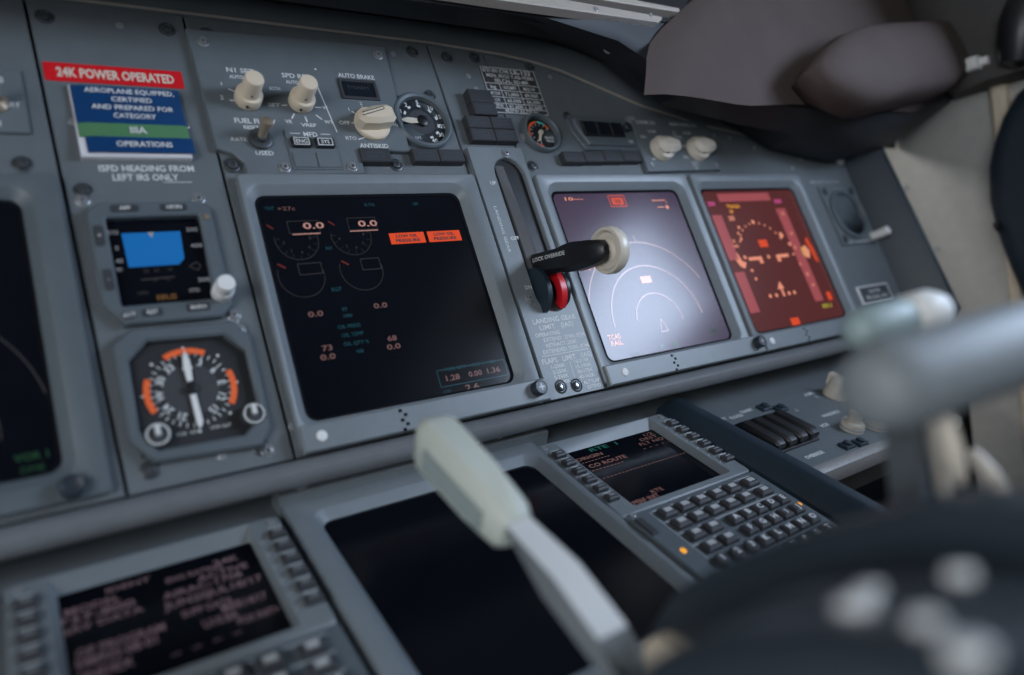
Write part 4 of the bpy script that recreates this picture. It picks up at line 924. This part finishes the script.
def wheel(x0, x1, label, marks):
    cy_, cz_, r = -475, 685, 145
    t = thing('trim_wheel', label, 'wheel', FW, (x0, cy_, cz_))
    Ax = Matrix(((0, 0, 1), (1, 0, 0), (0, 1, 0)))
    w = x1-x0
    m = MB(); m.lathe((x0, cy_, cz_), [(r-24, 5), (r-22, 2), (r-8, 0), (r-3, 2), (r, 6), (r, w*.38), (r-2.5, w*.44), (r-2.5, w*.56), (r, w*.62), (r, w-6), (r-3, w-2), (r-8, w), (r-22, w-2), (r-24, w-5)], 96, Ax); part(m, 'tyre', M['rubber'], t, 'black tyre with a centre groove', ang=50)
    m = MB(); m.lathe((x0, cy_, cz_), [(r-2.6, w*.44), (r-1.2, w*.45), (r-1.2, w*.55), (r-2.6, w*.56)], 96, Ax); part(m, 'rim_highlight', M['shank'], t, 'centre band coloured pale as a highlight', ang=50)  # sheen on the tread put in as a paler band
    m = MB(); m.lathe((x0, cy_, cz_), [(r-22, 4), (r-40, 3), (60, 7), (50, 3), (12, 2), (12, 0), (2, -1)], 64, Ax); part(m, 'side_disc', M['navy'], t, 'smooth grey side disc', ang=50)
    for a, xx, wd in marks:
        ca, sa = math.cos(R(a)), math.sin(R(a))
        m = MB(); i0 = 0
        m.lathe((0, 0, 0), [(wd, -1), (wd, .6), (wd*.8, 1.4), (wd*.3, 1.7)], 18)
        m.xf(Matrix(((1, 0, 0, xx), (0, sa, ca, cy_+ca*r), (0, -ca, sa, cz_+sa*r), (0, 0, 0, 1))))
        part(m, 'white_mark', M['white'], t, 'white painted mark')
    return t
wheel(-36, 11, 'large black trim wheel with white marks, close in the lower right corner', [(75.8, -14, 4.2), (75.2, -6, 3), (82.6, -19, 2.9), (86.9, -27.5, 3.8), (80.4, 7, 3)])

# speedbrake lever: box grip on a bent grey arm
t = thing('speedbrake_lever', 'sage grip lever on a grey white bent arm in front of the blank lower display', 'lever', FW, (30, -330, 755))
P0, P1 = Vector((27, -174, 833)), Vector((28, -248, 794)); d = (P1-P0).normalized(); nx = Vector((1, 0, 0)); nu = nx.cross(d).normalized()
if nu.z < 0: nu = -nu
def bx(p, w, h, ch=.35, sh=0):
    return [p + nx*(x*w/2) + nu*(y*h/2+sh) for x, y in ((-1, -1+ch), (-1+ch, -1), (1-ch, -1), (1, -1+ch), (1, 1-ch), (1-ch, 1), (-1+ch, 1), (-1, 1-ch))]
L1 = (P1-P0).length
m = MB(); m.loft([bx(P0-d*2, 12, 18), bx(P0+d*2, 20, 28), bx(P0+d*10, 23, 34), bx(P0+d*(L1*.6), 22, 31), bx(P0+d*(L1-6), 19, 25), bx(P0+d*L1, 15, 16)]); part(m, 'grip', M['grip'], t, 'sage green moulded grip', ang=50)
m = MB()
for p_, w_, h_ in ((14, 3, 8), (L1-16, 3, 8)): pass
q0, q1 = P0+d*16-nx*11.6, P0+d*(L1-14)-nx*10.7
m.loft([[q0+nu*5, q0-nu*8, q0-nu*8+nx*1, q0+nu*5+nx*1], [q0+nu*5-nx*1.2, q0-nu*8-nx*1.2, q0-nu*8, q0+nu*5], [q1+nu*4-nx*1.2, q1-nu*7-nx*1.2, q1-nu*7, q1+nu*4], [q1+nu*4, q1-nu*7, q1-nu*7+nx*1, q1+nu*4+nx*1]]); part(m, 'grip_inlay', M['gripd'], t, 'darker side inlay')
Q = [Vector((28, -244, 797)), Vector((28, -262, 785)), Vector((28, -298, 765)), Vector((29, -322, 745)), Vector((29, -345, 670))]
def armsec(p, w, h, k=0): return [p + Vector((x*w/2, y*h/2*.62, y*h/2*.78)) for x, y in ((-1, -1), (1, -1), (1, 1), (-1, 1))]
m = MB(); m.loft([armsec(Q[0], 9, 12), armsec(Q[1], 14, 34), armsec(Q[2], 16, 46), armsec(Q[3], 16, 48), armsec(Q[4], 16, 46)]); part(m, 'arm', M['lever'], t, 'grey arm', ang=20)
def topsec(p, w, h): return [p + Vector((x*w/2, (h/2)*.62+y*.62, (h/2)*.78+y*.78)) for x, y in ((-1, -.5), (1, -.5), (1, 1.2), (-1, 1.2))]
m = MB(); m.loft([topsec(Q[1], 13.6, 34), topsec(Q[2], 15.6, 46), topsec(Q[3], 15.6, 48)]); part(m, 'arm_lit_face', M['leverlit'], t, 'upper face of the arm, coloured white as if lit', ang=20)  # light falling on the arm's top is put into this white colour
m = MB(); m.loft([[(38+x*6.5*k, -330+y*9*k, z-16) for x, y in ((-1, -1), (1, -1), (1, 1), (-1, 1))] for z, k in ((748, 1.0), (768, 1.1), (778, .95), (781, .6))]); part(m, 'stop_block', M['cream'], t, 'cream stop block at the foot of the arm')

# thrust levers
def thrust(dx, label, nearest):
    t = thing('thrust_lever', label, 'lever', FW, (100+dx, -395, 790), 'thrust levers')
    m = MB(); g0, g1 = Vector((58+dx, -405, 857)), Vector((170+dx, -413, 860)); gd = (g1-g0).normalized()
    if not nearest: g0 = g0 + gd*50
    Lg = (g1-g0).length
    m.tube([g0-gd*2, g0, g0+gd*4, g0+gd*12, g0+gd*(Lg*.5), g1-gd*6, g1], [4, 9.5, 12.5, 14.8, 14.8, 14.8, 12], 28); part(m, 'grip', M['lever'], t, 'thick grey cylindrical grip', ang=60)
    m = MB(); x = 115+dx; m.loft([[(x+a*3.2, -386+b2*6-(z-860)*.02, z) for a, b2 in ((-1, -1), (1, -1), (1, 1), (-1, 1))] for z in (770, 800, 830, 862)]); part(m, 'shank', M['shank'], t, 'grey shank', ang=20)
    m = MB(); x = 120+dx; m.tube([(x, -395, 850), (x, -396, 847), (x, -397, 840), (x+1, -399, 824), (x+1, -400, 817), (x+1, -400.5, 813)], [1.2, 3, 3.7, 3.7, 3, 1.2], 18); part(m, 'trigger_bar', M['ivory'], t, 'white rounded bar')
    return t
thrust(0, 'near thrust lever with a thick blurred grey grip at the right edge', True)
t = thing('reverse_lever', 'grey green reverse lever with a bright white tip above the grey grip', 'lever', FW, (170, -365, 850))
m = MB(); m.tube([(137, -356, 867), (139, -356, 867), (146, -357, 868), (162, -359, 869), (176, -361, 869.8)], [3, 7, 9.5, 9.8, 9], 24, .9); part(m, 'grip', M['teal'], t, ang=60)
m = MB(); m.tube([(172, -360, 869.5), (174, -360.5, 869.6), (188, -363, 870.6), (195, -364, 871), (198, -364.4, 871.2)], [7, 10.2, 10.4, 8, 3], 24); part(m, 'tip', M['white'], t, 'white tip', ang=60)
m = MB(); m.tube([(168, -361, 864), (169, -364, 852), (170, -368, 835), (170, -374, 745)], [3.2, 3.2, 3.5, 4], 14); part(m, 'stem', M['ivory'], t)
m = MB(); m.tube([(160, -388, 816), (160, -389, 813), (161, -393, 807), (161, -397, 800), (161, -398, 796), (161, -404, 765)], [1.5, 3, 3.3, 3.1, 2.6, 2.6], 16); t = solo(m, 'lever_peg', M['ivory'], 'small blurred white peg beside the thrust lever, near the right edge', 'lever', FW, (161, -398, 790))

# ================================================================== LIGHT AND CAMERA
w = bpy.data.worlds.new('daylight'); sc.world = w; w.use_nodes = True
bg = w.node_tree.nodes['Background']; bg.inputs[0].default_value = (.80, .90, 1.0, 1); bg.inputs[1].default_value = WORLD
def daylight(name, loc, rot, sx, sy, power, col):
    l = bpy.data.lights.new(name, 'AREA'); l.shape = 'RECTANGLE'; l.size = sx; l.size_y = sy; l.energy = power; l.color = col
    o = bpy.data.objects.new(name, l); COL.objects.link(o); o.location = loc; o.rotation_euler = rot
    return o
daylight('daylight_right_window', (1.02, -.785, 1.28), (0, R(90), 0), .32, .72, PR, (.60, .75, 1.0))
daylight('daylight_left_window', (-.90, -1.10, 1.11), (0, R(-90), 0), .52, 1.08, PL, (.95, .97, 1.0))
daylight('daylight_windshield', (.08, .63, 1.515), (R(-90), 0, 0), 1.5, .36, PF, (1.0, .95, .90))
cd = bpy.data.cameras.new('camera'); cam = bpy.data.objects.new('camera', cd); COL.objects.link(cam); sc.camera = cam
cd.sensor_width = 36; cd.lens = 716.3565/1024*36; cd.clip_start = .01
Rc = ((.81788, -.12658, .56129), (-.56105, .04095, .82677), (-.12764, -.99111, -.03753))
cam.matrix_world = Matrix(((Rc[0][0], -Rc[0][1], -Rc[0][2], -.1486), (Rc[1][0], -Rc[1][1], -Rc[1][2], -.52483), (Rc[2][0], -Rc[2][1], -Rc[2][2], .89547), (0, 0, 0, 1)))
cd.dof.use_dof = True; cd.dof.focus_distance = .60; cd.dof.aperture_fstop = 2.4; cd.dof.aperture_blades = 0
vs = sc.view_settings; vs.view_transform = 'Standard'; vs.look = 'None'; vs.gamma = 1; vs.exposure = EXPO; vs.use_curve_mapping = False
sc.cycles.use_denoising = True
